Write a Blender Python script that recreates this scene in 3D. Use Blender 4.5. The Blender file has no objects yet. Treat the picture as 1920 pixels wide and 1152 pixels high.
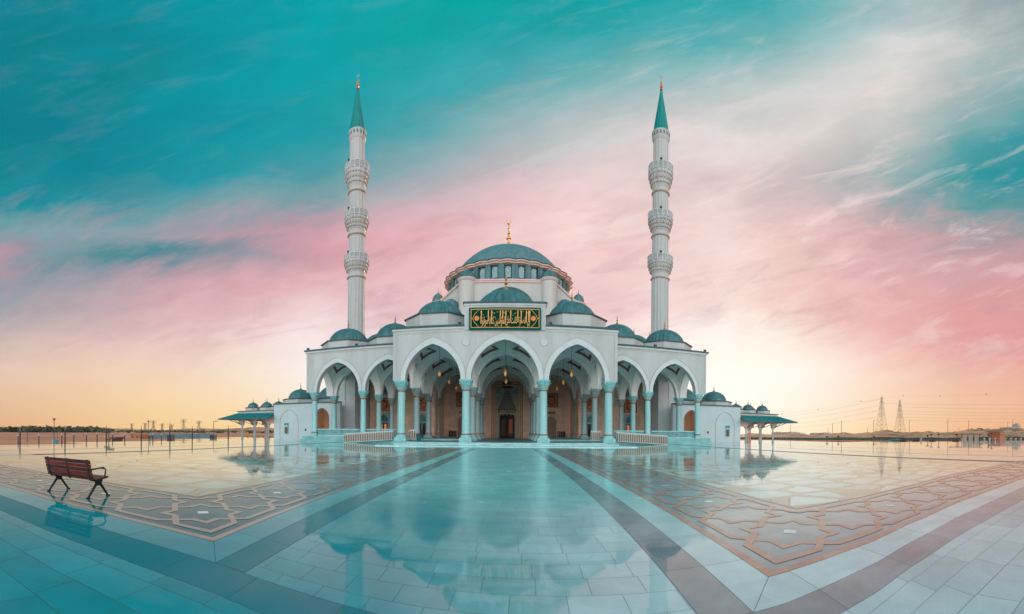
import bpy, math, random
from mathutils import Vector, Matrix
random.seed(7)
PI = math.pi
sc = bpy.context.scene
COL = sc.collection

# ------------------------------------------------------------------ camera
F, X0, CX, CH = 750.0, 958.0, 0.85, 1.6
cam_d = bpy.data.cameras.new("camera")
cam = bpy.data.objects.new("camera", cam_d)
COL.objects.link(cam)
cam_d.type = 'PANO'
cam_d.panorama_type = 'CENTRAL_CYLINDRICAL'
cam_d.central_cylindrical_range_u_min = -X0 / F
cam_d.central_cylindrical_range_u_max = (1920 - X0) / F
cam_d.central_cylindrical_range_v_min = -(1152 - 811) / F
cam_d.central_cylindrical_range_v_max = 811 / F
cam_d.central_cylindrical_radius = 1.0
cam_d.clip_start, cam_d.clip_end = 0.05, 20000
ROLL = math.radians(-0.38)
cam.matrix_world = Matrix.Translation((CX, 0, CH)) @ Matrix.Rotation(ROLL, 4, 'Y') @ Matrix.Rotation(PI / 2, 4, 'X')
sc.camera = cam
sc.view_settings.view_transform = 'Standard'
sc.view_settings.look = 'None'
sc.view_settings.exposure = 0
sc.view_settings.gamma = 1


# ------------------------------------------------------------------ node helpers
def lin(c):
    if isinstance(c, str):
        c = tuple(int(c[i:i + 2], 16) for i in (0, 2, 4))
    return tuple((v / 255 / 12.92 if v / 255 <= 0.04045 else ((v / 255 + 0.055) / 1.055) ** 2.4) for v in c) + (1.0,)


class E:
    """a node socket with arithmetic"""
    def __init__(s, nt, sock):
        s.nt, s.s = nt, sock

    def _m(s, op, b=None, c=None, rev=False):
        n = s.nt.nodes.new('ShaderNodeMath')
        n.operation = op
        ins = [s, b] if not rev else [b, s]
        if c is not None:
            ins.append(c)
        for i, v in enumerate(ins):
            if v is None:
                continue
            if isinstance(v, E):
                s.nt.links.new(v.s, n.inputs[i])
            else:
                n.inputs[i].default_value = v
        return E(s.nt, n.outputs[0])

    def __add__(s, b): return s._m('ADD', b)
    def __radd__(s, b): return s._m('ADD', b)
    def __sub__(s, b): return s._m('SUBTRACT', b)
    def __rsub__(s, b): return s._m('SUBTRACT', b, rev=True)
    def __mul__(s, b): return s._m('MULTIPLY', b)
    def __rmul__(s, b): return s._m('MULTIPLY', b)
    def __truediv__(s, b): return s._m('DIVIDE', b)
    def gt(s, b): return s._m('GREATER_THAN', b)
    def lt(s, b): return s._m('LESS_THAN', b)
    def abs(s): return s._m('ABSOLUTE')
    def floor(s): return s._m('FLOOR')
    def fract(s): return s._m('FRACT')
    def mn(s, b): return s._m('MINIMUM', b)
    def mx(s, b): return s._m('MAXIMUM', b)
    def mod(s, b): return s._m('MODULO', b)
    def pw(s, b): return s._m('POWER', b)

    def sm(s, a, b, lo=0.0, hi=1.0, kind='SMOOTHSTEP'):
        n = s.nt.nodes.new('ShaderNodeMapRange')
        n.interpolation_type = kind
        n.clamp = True
        s.nt.links.new(s.s, n.inputs[0])
        flip = a > b
        if flip:
            a, b, lo, hi = b, a, hi, lo
        for i, v in zip((1, 2, 3, 4), (a, b, lo, hi)):
            n.inputs[i].default_value = v
        return E(s.nt, n.outputs[0])


def comb(nt, x, y, z=0.0):
    n = nt.nodes.new('ShaderNodeCombineXYZ')
    for i, v in enumerate((x, y, z)):
        if isinstance(v, E):
            nt.links.new(v.s, n.inputs[i])
        else:
            n.inputs[i].default_value = v
    return E(nt, n.outputs[0])


def noise(nt, vec, scale, detail=4, rough=0.55, dist=0.0, out=0):
    n = nt.nodes.new('ShaderNodeTexNoise')
    n.inputs['Scale'].default_value = scale
    n.inputs['Detail'].default_value = detail
    n.inputs['Roughness'].default_value = rough
    n.inputs['Distortion'].default_value = dist
    if vec is not None:
        nt.links.new(vec.s, n.inputs['Vector'])
    return E(nt, n.outputs[out])


def mix(nt, f, a, b, mode='MIX'):
    n = nt.nodes.new('ShaderNodeMix')
    n.data_type = 'RGBA'
    n.blend_type = mode
    for sock, v in ((n.inputs[0], f), (n.inputs[6], a), (n.inputs[7], b)):
        if isinstance(v, E):
            nt.links.new(v.s, sock)
        else:
            sock.default_value = v
    return E(nt, n.outputs[2])


def ramp(nt, f, stops):
    n = nt.nodes.new('ShaderNodeValToRGB')
    e = n.color_ramp.elements
    e[0].position, e[0].color = stops[0]
    e[1].position, e[1].color = stops[-1]
    for p, c in stops[1:-1]:
        q = e.new(p)
        q.color = c
    nt.links.new(f.s, n.inputs[0])
    return E(nt, n.outputs[0])


# ------------------------------------------------------------------ sky
SUN_AZ, SUN_EL = math.radians(17), math.radians(5)     # azimuth to the right of +Y (behind the mosque)
world = bpy.data.worlds.new("World")
sc.world = world
world.use_nodes = True
wt = world.node_tree
wt.nodes.clear()
tc = wt.nodes.new('ShaderNodeTexCoord')
sep = wt.nodes.new('ShaderNodeSeparateXYZ')
wt.links.new(tc.outputs['Generated'], sep.inputs[0])
wx, wy, wz = (E(wt, sep.outputs[i]) for i in range(3))
az = wx._m('ARCTAN2', wy)
tt = wz / ((wx * wx + wy * wy)._m('SQRT').mx(0.001))
tt = tt.mx(-1.0).mn(3.0)
# long streaks that climb to the right, and small ripples along them
st = comb(wt, az * 1.1 + tt * 0.35, tt * 3.4 - az * 1.25, 0.0)
st2 = comb(wt, az * 1.0, tt * 6.0 - az * 1.1, 3.7)
dirv = E(wt, tc.outputs['Generated'])
n1 = noise(wt, st, 1.25, 7, 0.60, 0.25) - 0.5
n2 = noise(wt, comb(wt, az * 2.2 + tt * 0.8, tt * 6.5 - az * 1.8, 3.7), 2.2, 12, 0.70, 0.5) - 0.5
n3 = noise(wt, dirv, 3.0, 5, 0.55, 0.4) - 0.5
hfade = tt.sm(0.03, 0.30)
ta = tt + (n1 * 0.17 + n2 * 0.15) * hfade
aa = az + (n3 * 0.25 + n2 * 0.30) * hfade
pos = (aa + PI) / (2 * PI)
XS = (-60, 150, 300, 450, 600, 750, 950, 1150, 1350, 1500, 1650, 1800, 1980)
BACK = 'a6b5b8'
LV = [  # (pixel row, colours at XS)
    (811, "e2a880 f2c08a f9d090 fcd898 fde2b0 fdeac8 fdecd4 fff2dc fffae8 fff0cc fbd6a0 f4bc8c e8a67c"),
    (760, "e4ba98 f2ca9e f9d8a8 fce0b8 fdeedc fdf2ee fceef0 fff8f6 fffffc fff4e2 fbdcbc f4c49e efb292"),
    (700, "e4c8b4 eecfb6 f5d8be fae6d2 fdf4f0 faeaee f6dce2 fff8f8 fffffe fff6ee fadac6 f0bcaa eaac9a"),
    (640, "ccb8b2 dec0b8 ecccc4 f5dad6 f8e6e6 f4d8dc f2ced2 fae4e2 fffaf4 fde2d8 f6c4bc eaa6a4 e49c9a"),
    (580, "9aa4ac bcaab0 dab2b6 e8c0c2 f0d0d0 edc8cc ecc4c8 f0cccc f8e0d8 f4ccc6 eeb6b2 e4a4a2 dc9c9a"),
    (530, "7ea2ac a29ca8 c4a2ac dca8b0 e6b4b8 ecc0c4 eec8c8 f2cfcc f6dcd4 f2c8c2 eab4b4 dea4a6 d29ca0"),
    (480, "d09aaa 58929c 3f8a96 9a9aa6 d69ea8 ebb2b8 f0c8c8 f4d0cc f6dcd6 f2cec8 e6b8b8 d2a8ac d0a0a6"),
    (440, "70a2aa 8aa2aa 92a0aa c09caa d6a0ae ecb4bc f2cccb f4d8d2 f2d8d2 ecc6c2 d8aaae b6a0a6 a89ca4"),
    (390, "0e8e9c 208f9e 5a9aa4 7ea0a8 84a4ac d0b4bc efc6ca f2d6d2 ecd4d0 d8c0c0 a6a8ac 68a0a4 5a989e"),
    (330, "027e90 04889a 0c92a2 2898a6 549fa8 8eaab2 d2bcc2 e8d0d0 e4cece c8c0c0 8caaac 2a9aa2 1e929c"),
    (250, "027c8e 028496 038d9c 0496a4 1c9ca8 4aa4ac 98b6ba d2d0d0 e6dedc dcd4d0 bcc2c0 5aa6aa 06929e"),
    (160, "037c8e 038494 02909e 0099a6 04a0aa 1ca4ac 4aa8b0 86b8bc bacaca dcd8d6 e0dad6 b4bebe 5aa4a8"),
    (70, "057f90 068494 018f9e 0099a6 00a2aa 02a5ab 0ca4aa 2aa6ac 5cb0b4 9cc0c2 d6d8d6 ccd0ce 98b0b2"),
    (0, "08869a 028a9a 0092a0 009aa8 00a2ab 00a5aa 01a4a8 08a3a8 28a7ac 62b2b6 a6c0c4 aab8bc 90a4aa"),
]
skyc = None
prev = None
for row, cols in LV:
    cl = [lin(c) for c in cols.split()]
    stops = [(0.0, lin(BACK))] if row > 300 else [(0.0, lin('4c9aa2'))]
    for xp, c in zip(XS, cl):
        stops.append((((xp - X0) / F + PI) / (2 * PI), c))
    stops.append((1.0, stops[0][1]))
    lvl = (811 - row) / F
    c = ramp(wt, pos, stops)
    skyc = c if skyc is None else mix(wt, ta.sm(prev, lvl, kind='LINEAR'), skyc, c)
    prev = lvl
# overhead and behind: calm teal, with pale cloud
skyc = mix(wt, tt.sm(1.1, 2.0), skyc, lin('3f9aa4'))
# fine cirrus lightening / darkening
cir = noise(wt, comb(wt, az * 1.9 + tt, tt * 8.5 - az * 3.0, 9.0), 2.0, 12, 0.68, 0.7)
cirm = cir.sm(0.49, 0.70) * tt.sm(0.06, 0.3) * tt.sm(0.5, 1.1, 1.0, 0.35) * (az * 1.0 - tt * 0.35).sm(-0.6, 0.3, 0.04, 1.0)
skyc = mix(wt, cirm * 0.46, skyc, lin('fbe6e2'))
cir2 = noise(wt, comb(wt, az * 1.7 + tt, tt * 7.0 - az * 2.0, 2.0), 2.2, 12, 0.66, 0.6)
skyc = mix(wt, cir2.sm(0.50, 0.68) * tt.sm(0.1, 0.3) * tt.sm(0.35, 0.75, 1.0, 0.15) * 0.34, skyc, lin('c593a2'))
big = noise(wt, comb(wt, az * 2.0 + tt, tt * 4.4 - az * 1.3, 5.5), 1.8, 10, 0.64, 0.3)
mul = big.sm(0.30, 0.72, 0.90, 1.06, 'LINEAR') * tt.sm(0.05, 0.25) + (1.0 - tt.sm(0.05, 0.25))
g0 = wt.nodes.new('ShaderNodeVectorMath')
g0.operation = 'SCALE'
wt.links.new(skyc.s, g0.inputs[0])
wt.links.new(mul.s, g0.inputs['Scale'])
skyc = E(wt, g0.outputs[0])
# glow over the hidden sun
gx, gt = (az - 0.56) * (1 / 0.20), (tt - 0.16) * (1 / 0.10)
glow = ((gx * gx + gt * gt) * -1.0)._m('EXPONENT')
skyc = mix(wt, glow * 0.65, skyc, (1.15, 1.02, 0.86, 1.0))
# sky behind the camera boosted, most near the horizon, to light facade and portico
behind = (wy * -1.0).sm(-0.05, 0.75)
gain = behind * 1.6 + 1.0 + behind * tt.sm(0.15, 0.7, 1.0, 0.0) * 3.2 + tt.sm(1.2, 2.6) * 0.7
gn = wt.nodes.new('ShaderNodeVectorMath')
gn.operation = 'SCALE'
wt.links.new(skyc.s, gn.inputs[0])
wt.links.new(gain.s, gn.inputs['Scale'])
skyc = E(wt, gn.outputs[0])
# below the horizon
skyc = mix(wt, tt.sm(-0.02, -0.10), skyc, lin('a08070'))
nish = wt.nodes.new('ShaderNodeTexSky')
nish.sky_type = 'NISHITA'
nish.sun_disc = False
nish.sun_elevation = SUN_EL
nish.sun_rotation = SUN_AZ
bgA = wt.nodes.new('ShaderNodeBackground')
bgB = wt.nodes.new('ShaderNodeBackground')
add = wt.nodes.new('ShaderNodeAddShader')
wout = wt.nodes.new('ShaderNodeOutputWorld')
wt.links.new(skyc.s, bgA.inputs[0])
bgA.inputs[1].default_value = 1.0
wt.links.new(nish.outputs[0], bgB.inputs[0])
bgB.inputs[1].default_value = 0.0015
wt.links.new(bgA.outputs[0], add.inputs[0])
wt.links.new(bgB.outputs[0], add.inputs[1])
wt.links.new(add.outputs[0], wout.inputs[0])

sun_d = bpy.data.lights.new("sun", 'SUN')
sun = bpy.data.objects.new("sun", sun_d)
COL.objects.link(sun)
sun_d.energy = 4.0
sun_d.angle = math.radians(6)
sun_d.color = (1.0, 0.66, 0.45)
sd = Vector((math.sin(SUN_AZ) * math.cos(SUN_EL), math.cos(SUN_AZ) * math.cos(SUN_EL), math.sin(SUN_EL)))
sun.location = sd * 300
sun.rotation_euler = sd.to_track_quat('Z', 'Y').to_euler()


# ------------------------------------------------------------------ materials
def mat(name, col, rough=0.6, metal=0.0, var=0.12, vscale=1.5, bump=0.0, bscale=8.0, ior=1.5, streak=False, emit=None, joints=None, col2=None, c2s=(0.45, 0.6)):
    m = bpy.data.materials.new(name)
    m.use_nodes = True
    nt = m.node_tree
    b = nt.nodes['Principled BSDF']
    col = lin(col) if isinstance(col, str) else tuple(col) + ((1.0,) if len(col) == 3 else ())
    t = nt.nodes.new('ShaderNodeTexCoord')
    ov = E(nt, t.outputs['Object'])
    if streak:
        mp = nt.nodes.new('ShaderNodeMapping')
        nt.links.new(ov.s, mp.inputs[0])
        mp.inputs['Scale'].default_value = (1, 1, 0.12)
        vv = E(nt, mp.outputs[0])
    else:
        vv = ov
    n = noise(nt, vv, vscale, 6, 0.6)
    lo = tuple(c * (1 - var) for c in col[:3]) + (1,)
    hi = tuple(min(1, c * (1 + var)) for c in col[:3]) + (1,)
    c = mix(nt, n.sm(0.3, 0.7), lo, hi)
    if col2 is not None:
        n2_ = noise(nt, vv, vscale * 0.6, 7, 0.65, 1.0)
        c = mix(nt, n2_.sm(*c2s), c, lin(col2))
    if joints:
        jw, jh, jd = joints
        sp = nt.nodes.new('ShaderNodeSeparateXYZ')
        nt.links.new(ov.s, sp.inputs[0])
        px, py, pz = (E(nt, sp.outputs[i]) for i in range(3))
        row = (pz / jh).floor()
        q = (px + py) / jw + row * 0.5
        jm = q.fract().lt(0.018).mx((pz / jh).fract().lt(0.03))
        wn = nt.nodes.new('ShaderNodeTexWhiteNoise')
        wn.noise_dimensions = '2D'
        cc = comb(nt, q.floor(), row)
        nt.links.new(cc.s, wn.inputs['Vector'])
        c = mix(nt, E(nt, wn.outputs[0]) * 0.12, c, (0.05, 0.03, 0.02, 1))
        c = mix(nt, jm * jd, c, (0.05, 0.04, 0.035, 1))
    nt.links.new(c.s, b.inputs['Base Color'])
    b.inputs['Metallic'].default_value = metal
    b.inputs['IOR'].default_value = ior
    nr = noise(nt, ov, vscale * 3, 3)
    rr = nr.sm(0.3, 0.7, max(0.02, rough * 0.8), min(1, rough * 1.2))
    nt.links.new(rr.s, b.inputs['Roughness'])
    if bump:
        bn = nt.nodes.new('ShaderNodeBump')
        bn.inputs['Strength'].default_value = bump
        bn.inputs['Distance'].default_value = 0.03
        h = noise(nt, ov, bscale, 5, 0.6)
        nt.links.new(h.s, bn.inputs['Height'])
        nt.links.new(bn.outputs[0], b.inputs['Normal'])
    if emit:
        b.inputs['Emission Color'].default_value = lin(emit[0])
        b.inputs['Emission Strength'].default_value = emit[1]
    return m


M = {}
M['wall'] = mat('white_render', (0.50, 0.51, 0.51), 0.6, var=0.10, vscale=0.45, bump=0.2, bscale=14, streak=True, col2='b3aca0', c2s=(0.58, 0.85))
M['trim'] = mat('white_trim', (0.57, 0.60, 0.615), 0.5, var=0.05, vscale=0.8)
M['cream'] = mat('cream_render', (0.58, 0.55, 0.52), 0.6, var=0.08, vscale=0.35, streak=True, bump=0.1)
M['beige'] = mat('beige_line', (0.50, 0.43, 0.36), 0.6, var=0.1)
M['pink'] = mat('pink_stone', (0.88, 0.58, 0.43), 0.55, var=0.12, vscale=0.7, joints=(1.3, 0.62, 0.45), bump=0.1)
M['blush'] = mat('blush_cornice', (0.72, 0.50, 0.44), 0.6, var=0.08)
M['vault'] = mat('vault_plaster', (0.84, 0.83, 0.80), 0.6, var=0.06, vscale=0.4)
M['band'] = mat('maroon_band', (0.30, 0.085, 0.085), 0.55, var=0.2, vscale=3)
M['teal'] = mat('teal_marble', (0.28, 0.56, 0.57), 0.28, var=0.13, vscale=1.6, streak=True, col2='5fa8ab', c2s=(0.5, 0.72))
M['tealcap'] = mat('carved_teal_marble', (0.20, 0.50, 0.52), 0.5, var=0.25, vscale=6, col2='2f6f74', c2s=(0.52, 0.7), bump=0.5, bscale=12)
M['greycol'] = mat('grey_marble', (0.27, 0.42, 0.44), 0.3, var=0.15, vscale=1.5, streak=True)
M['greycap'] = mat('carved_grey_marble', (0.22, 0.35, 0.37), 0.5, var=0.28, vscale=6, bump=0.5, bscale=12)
M['lead'] = mat('teal_lead', (0.075, 0.175, 0.188), 0.5, 0.25, var=0.28, vscale=1.6, streak=True, col2='3f6f73', c2s=(0.52, 0.75), bump=0.2)
M['leadgrey'] = mat('grey_lead', (0.13, 0.22, 0.245), 0.45, 0.25, var=0.25, vscale=1.5, streak=True, bump=0.2)
M['leaddark'] = mat('drum_lead', (0.022, 0.14, 0.155), 0.4, 0.2, var=0.3, vscale=1.2, joints=(1.1, 0.9, 0.5))
M['cap'] = mat('dark_coping', (0.02, 0.085, 0.10), 0.5, var=0.2)
M['roof'] = mat('green_sheet_roof', (0.03, 0.27, 0.27), 0.38, 0.2, var=0.15, vscale=2)
M['gold'] = mat('gilded_metal', (0.85, 0.38, 0.12), 0.3, 0.85, var=0.15, vscale=8)
M['goldpaint'] = mat('gold_paint', (0.95, 0.44, 0.13), 0.45, 0.1, var=0.1, vscale=5)
M['copper'] = mat('copper_ring', (0.30, 0.085, 0.045), 0.4, 0.3, var=0.2, vscale=5)
M['green'] = mat('green_panel', (0.0, 0.045, 0.024), 0.8, var=0.12, vscale=2, ior=1.15)
M['greenedge'] = mat('green_panel_border', (0.0, 0.10, 0.088), 0.8, var=0.12, vscale=2, ior=1.15)
M['black'] = mat('black_panel', (0.012, 0.012, 0.014), 0.4, var=0.2)
M['orange'] = mat('orange_panel', (0.62, 0.17, 0.06), 0.5, var=0.2, vscale=4)
M['darkwood'] = mat('dark_carved_wood', (0.022, 0.013, 0.010), 0.8, var=0.4, vscale=9, bump=0.4)
M['glow'] = mat('warm_lit_glass', (0.6, 0.25, 0.1), 0.4, emit=('ff8a45', 0.4))
M['glass'] = mat('dark_window_glass', (0.02, 0.06, 0.07), 0.12, var=0.2)
M['lattice'] = mat('pale_lattice', (0.58, 0.72, 0.74), 0.6, var=0.1)
M['brown'] = mat('brown_slats', (0.20, 0.11, 0.035), 0.5, var=0.3, vscale=6)
M['redwood'] = mat('oiled_red_wood', (0.075, 0.012, 0.012), 0.36, var=0.45, vscale=5, bump=0.25, bscale=30)
M['redwood2'] = mat('bright_red_wood', (0.17, 0.018, 0.015), 0.36, var=0.3, vscale=7, bump=0.25, bscale=30)
M['iron'] = mat('dark_cast_iron', (0.010, 0.026, 0.030), 0.45, 0.3, var=0.3, vscale=10, bump=0.3, bscale=40)
M['mat'] = mat('red_carpet', (0.12, 0.02, 0.018), 0.9, var=0.3, vscale=5)
M['clay'] = mat('orange_sunset_tint', (0.85, 0.38, 0.22), 0.7, var=0.1, vscale=0.6)  # orange of the sunset light painted onto the hall's inner wall
M['desert'] = mat('red_desert_soil', (0.60, 0.19, 0.10), 0.95, var=0.25, vscale=0.02, col2='c08a6c', c2s=(0.58, 0.8))
M['dune'] = mat('dune_sand', (0.66, 0.27, 0.14), 0.95, var=0.3, vscale=0.05, col2='8e5a3c', c2s=(0.5, 0.62), bump=0.5, bscale=0.3)
M['scrub'] = mat('scrub_leaves', (0.07, 0.085, 0.05), 0.9, var=0.35, vscale=0.3)
M['pale'] = mat('pale_galvanised_steel', (0.36, 0.27, 0.19), 0.7, var=0.1)
M['post'] = mat('dark_grey_post', (0.035, 0.035, 0.035), 0.6, var=0.2)
M['blue'] = mat('blue_grey_hoarding', (0.16, 0.25, 0.29), 0.7, var=0.15, vscale=0.4)
M['clayw'] = mat('terracotta_wall', (0.42, 0.16, 0.09), 0.8, var=0.12, vscale=0.3)
M['netting'] = mat('green_fence_net', (0.09, 0.13, 0.11), 0.85, var=0.2, vscale=0.6)
M['house'] = mat('pale_house_wall', (0.5, 0.42, 0.36), 0.8, var=0.1)
M['pinkarch'] = mat('pink_arch_plaster', (0.72, 0.50, 0.45), 0.6, var=0.06)
M['binm'] = mat('green_plastic', (0.0, 0.10, 0.10), 0.45, var=0.1)
M['lampglass'] = mat('amber_lamp_glass', (0.9, 0.5, 0.25), 0.3, emit=('ffb070', 0.12))


# ------------------------------------------------------------------ mesh helper
WL = {}


class MB:
    def __init__(s):
        s.v, s.f, s.m = [], [], []

    def add(s, vs, fs, mi=0):
        k = len(s.v)
        s.v += [tuple(p) for p in vs]
        s.f += [tuple(i + k for i in f) for f in fs]
        s.m += [mi] * len(fs)
        return s

    def box(s, x0, x1, y0, y1, z0, z1, mi=0):
        return s.add([(x0, y0, z0), (x1, y0, z0), (x1, y1, z0), (x0, y1, z0), (x0, y0, z1), (x1, y0, z1), (x1, y1, z1), (x0, y1, z1)],
                     [(0, 3, 2, 1), (4, 5, 6, 7), (0, 1, 5, 4), (1, 2, 6, 5), (2, 3, 7, 6), (3, 0, 4, 7)], mi)

    def rbox(s, c, size, rot=0.0, mi=0):
        cx, cy, cz = c
        a, b, h = (q / 2 for q in size)
        co, si = math.cos(rot), math.sin(rot)
        vs = []
        for z in (-h, h):
            for x, y in ((-a, -b), (a, -b), (a, b), (-a, b)):
                vs.append((cx + x * co - y * si, cy + x * si + y * co, cz + z))
        return s.add(vs, [(0, 3, 2, 1), (4, 5, 6, 7), (0, 1, 5, 4), (1, 2, 6, 5), (2, 3, 7, 6), (3, 0, 4, 7)], mi)

    def lathe(s, prof, cx=0, cy=0, cz=0, seg=24, mi=0, ribs=0, amp=0.0, a0=0.0, a1=2 * PI, rot=0.0, sq=None):
        full = abs(a1 - a0 - 2 * PI) < 1e-6
        n = seg if full else seg + 1
        vs, fs = [], []
        for j, pr in enumerate(prof):
            r, z = pr[0], pr[1]
            sqv = pr[2] if len(pr) > 2 else 0.0
            for i in range(n):
                a = a0 + (a1 - a0) * i / seg + rot
                rr = r
                if ribs:
                    rr = r * (1 + amp * abs(math.cos((a - rot) * ribs / 2)))
                if sqv:
                    q = 1.0 / max(abs(math.cos(a)), abs(math.sin(a)))
                    rr = rr * (1 + (q - 1) * sqv)
                vs.append((cx + rr * math.cos(a), cy + rr * math.sin(a), cz + z))
        for j in range(len(prof) - 1):
            for i in range(seg):
                k = (i + 1) % n
                fs.append((j * n + i, j * n + k, (j + 1) * n + k, (j + 1) * n + i))
        if full:
            if prof[0][0] > 1e-4:
                fs.append(tuple(reversed(range(n))))
            if prof[-1][0] > 1e-4:
                fs.append(tuple(range((len(prof) - 1) * n, len(prof) * n)))
        return s.add(vs, fs, mi)

    def tube(s, pts, r, seg=6, mi=0, r2=None):
        pts = [Vector(p) for p in pts]
        n = len(pts)
        rings = []
        for i, p in enumerate(pts):
            d = (pts[min(i + 1, n - 1)] - pts[max(i - 1, 0)]).normalized()
            up = Vector((0, 0, 1)) if abs(d.z) < 0.9 else Vector((1, 0, 0))
            a = d.cross(up).normalized()
            b = d.cross(a).normalized()
            rr = r if r2 is None else r + (r2 - r) * i / (n - 1)
            rings.append([p + (a * math.cos(2 * PI * k / seg) + b * math.sin(2 * PI * k / seg)) * rr for k in range(seg)])
        vs = [tuple(q) for rg in rings for q in rg]
        fs = []
        for i in range(n - 1):
            for k in range(seg):
                l = (k + 1) % seg
                fs.append((i * seg + k, i * seg + l, (i + 1) * seg + l, (i + 1) * seg + k))
        fs.append(tuple(range(seg)))
        fs.append(tuple(reversed(range((n - 1) * seg, n * seg))))
        return s.add(vs, fs, mi)

    def prism(s, poly, a, b, axis='y', mi=0):
        """extrude a 2-D polygon between a and b along an axis"""
        def P(u, v, d):
            return (u, d, v) if axis == 'y' else ((d, u, v) if axis == 'x' else (u, v, d))
        n = len(poly)
        vs = [P(u, v, a) for u, v in poly] + [P(u, v, b) for u, v in poly]
        fs = [tuple(range(n)), tuple(reversed(range(n, 2 * n)))]
        for i in range(n):
            j = (i + 1) % n
            fs.append((i, j, n + j, n + i))
        return s.add(vs, fs, mi)

    def ball(s, c, r, mi=0, seg=8):
        pr = [(r * math.sin(PI * i / 6), -r * math.cos(PI * i / 6)) for i in range(7)]
        pr[0] = (0.0001, -r)
        pr[-1] = (0.0001, r)
        return s.lathe(pr, c[0], c[1], c[2], seg, mi)

    def build(s, name, mats, parent=None, smooth=False, loc=None, **tags):
        me = bpy.data.meshes.new(name)
        o = (0, 0, 0)
        if parent is not None and loc is None:
            o = WL.get(parent.name, (0, 0, 0))
        me.from_pydata([(x - o[0], y - o[1], z - o[2]) for x, y, z in s.v], [], s.f)
        for m in (mats if isinstance(mats, (list, tuple)) else [mats]):
            me.materials.append(M[m] if isinstance(m, str) else m)
        me.polygons.foreach_set('material_index', s.m)
        if smooth:
            me.polygons.foreach_set('use_smooth', [True] * len(s.f))
        ob = bpy.data.objects.new(name, me)
        COL.objects.link(ob)
        if smooth and smooth != 'all':
            md = me
            try:
                md.set_sharp_from_angle(angle=math.radians(40))
            except Exception:
                pass
        if parent is not None:
            ob.parent = parent
            WL[ob.name] = o if loc is None else (o[0] + loc[0], o[1] + loc[1], o[2] + loc[2])
        if loc is not None:
            ob.location = loc
        for k, v in tags.items():
            ob[k] = v
        return ob


def thing(name, label, cat, loc=(0, 0, 0), rz=0.0, group=None):
    o = bpy.data.objects.new(name, None)
    COL.objects.link(o)
    o.location = loc
    o.rotation_euler = (0, 0, rz)
    o.empty_display_size = 0.3
    o['label'] = label
    o['category'] = cat
    if group:
        o['group'] = group
    WL[o.name] = tuple(loc)
    return o


def copy_tree(o, parent=None):
    c = o.copy()
    COL.objects.link(c)
    c.parent = parent
    for ch in [q for q in bpy.data.objects if q.parent == o]:
        copy_tree(ch, c)
    return c


def arch_pts(uc, h, zs, H, n=14):
    """two-centred pointed arch from the left springing to the right one"""
    if H > h:
        R = (h * h + H * H) / (2 * h)
        cxr = -h + R
        a1 = math.atan2(H, -cxr)
        L = []
        for i in range(n + 1):
            a = PI + (a1 - PI) * i / n
            L.append((cxr + R * math.cos(a), R * math.sin(a)))
    else:
        L = [(-h * math.cos(PI / 2 * i / n), H * math.sin(PI / 2 * i / n)) for i in range(n + 1)]
    Rr = [(-x, z) for x, z in reversed(L[:-1])]
    return [(uc + x, zs + z) for x, z in L + Rr]


def arch_wall(mb, axis, c, th, u0, u1, ztop, arches, zb, mi=0):
    """wall with pointed openings down to zb"""
    def P(u, z, d):
        return (u, d, z) if axis == 'x' else (d, u, z)
    d0, d1 = c - th / 2, c + th / 2
    segs = []          # (ua, za, ub, zb_) bottom outline
    cur = u0
    for uc, h, zs, H in sorted(arches):
        pts = [(uc - h, zb)] + arch_pts(uc, h, zs, H) + [(uc + h, zb)] if zs > zb + 1e-6 else arch_pts(uc, h, zs, H)
        pts2 = []
        for k, (u, z) in enumerate(pts):
            if u < u0 or u > u1:
                continue
            pts2.append((u, z))
        if not pts2:
            continue
        if pts2[0][0] > cur + 1e-6 and pts[0] == pts2[0]:
            segs.append((cur, zb, pts2[0][0], zb))
        elif pts[0] != pts2[0]:
            segs.append((u0, pts2[0][1], pts2[0][0], pts2[0][1]))
        for a, b in zip(pts2, pts2[1:]):
            segs.append((a[0], a[1], b[0], b[1]))
        cur = pts2[-1][0]
        if pts2[-1] != pts[-1]:
            segs.append((cur, pts2[-1][1], u1, pts2[-1][1]))
            cur = u1
    if cur < u1 - 1e-6:
        segs.append((cur, zb, u1, zb))
    for ua, za, ub, zc in segs:
        if abs(ub - ua) > 1e-6:
            mb.add([P(ua, za, d0), P(ub, zc, d0), P(ub, ztop, d0), P(ua, ztop, d0)], [(0, 1, 2, 3)], mi)
            mb.add([P(ua, za, d1), P(ub, zc, d1), P(ub, ztop, d1), P(ua, ztop, d1)], [(3, 2, 1, 0)], mi)
        mb.add([P(ua, za, d0), P(ub, zc, d0), P(ub, zc, d1), P(ua, za, d1)], [(3, 2, 1, 0)], mi)
    mb.add([P(u0, ztop, d0), P(u1, ztop, d0), P(u1, ztop, d1), P(u0, ztop, d1)], [(0, 1, 2, 3)], mi)
    for u, z in ((u0, segs[0][1]), (u1, segs[-1][3])):
        mb.add([P(u, z, d0), P(u, z, d1), P(u, ztop, d1), P(u, ztop, d0)], [(0, 1, 2, 3)], mi)
    return mb


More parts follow.
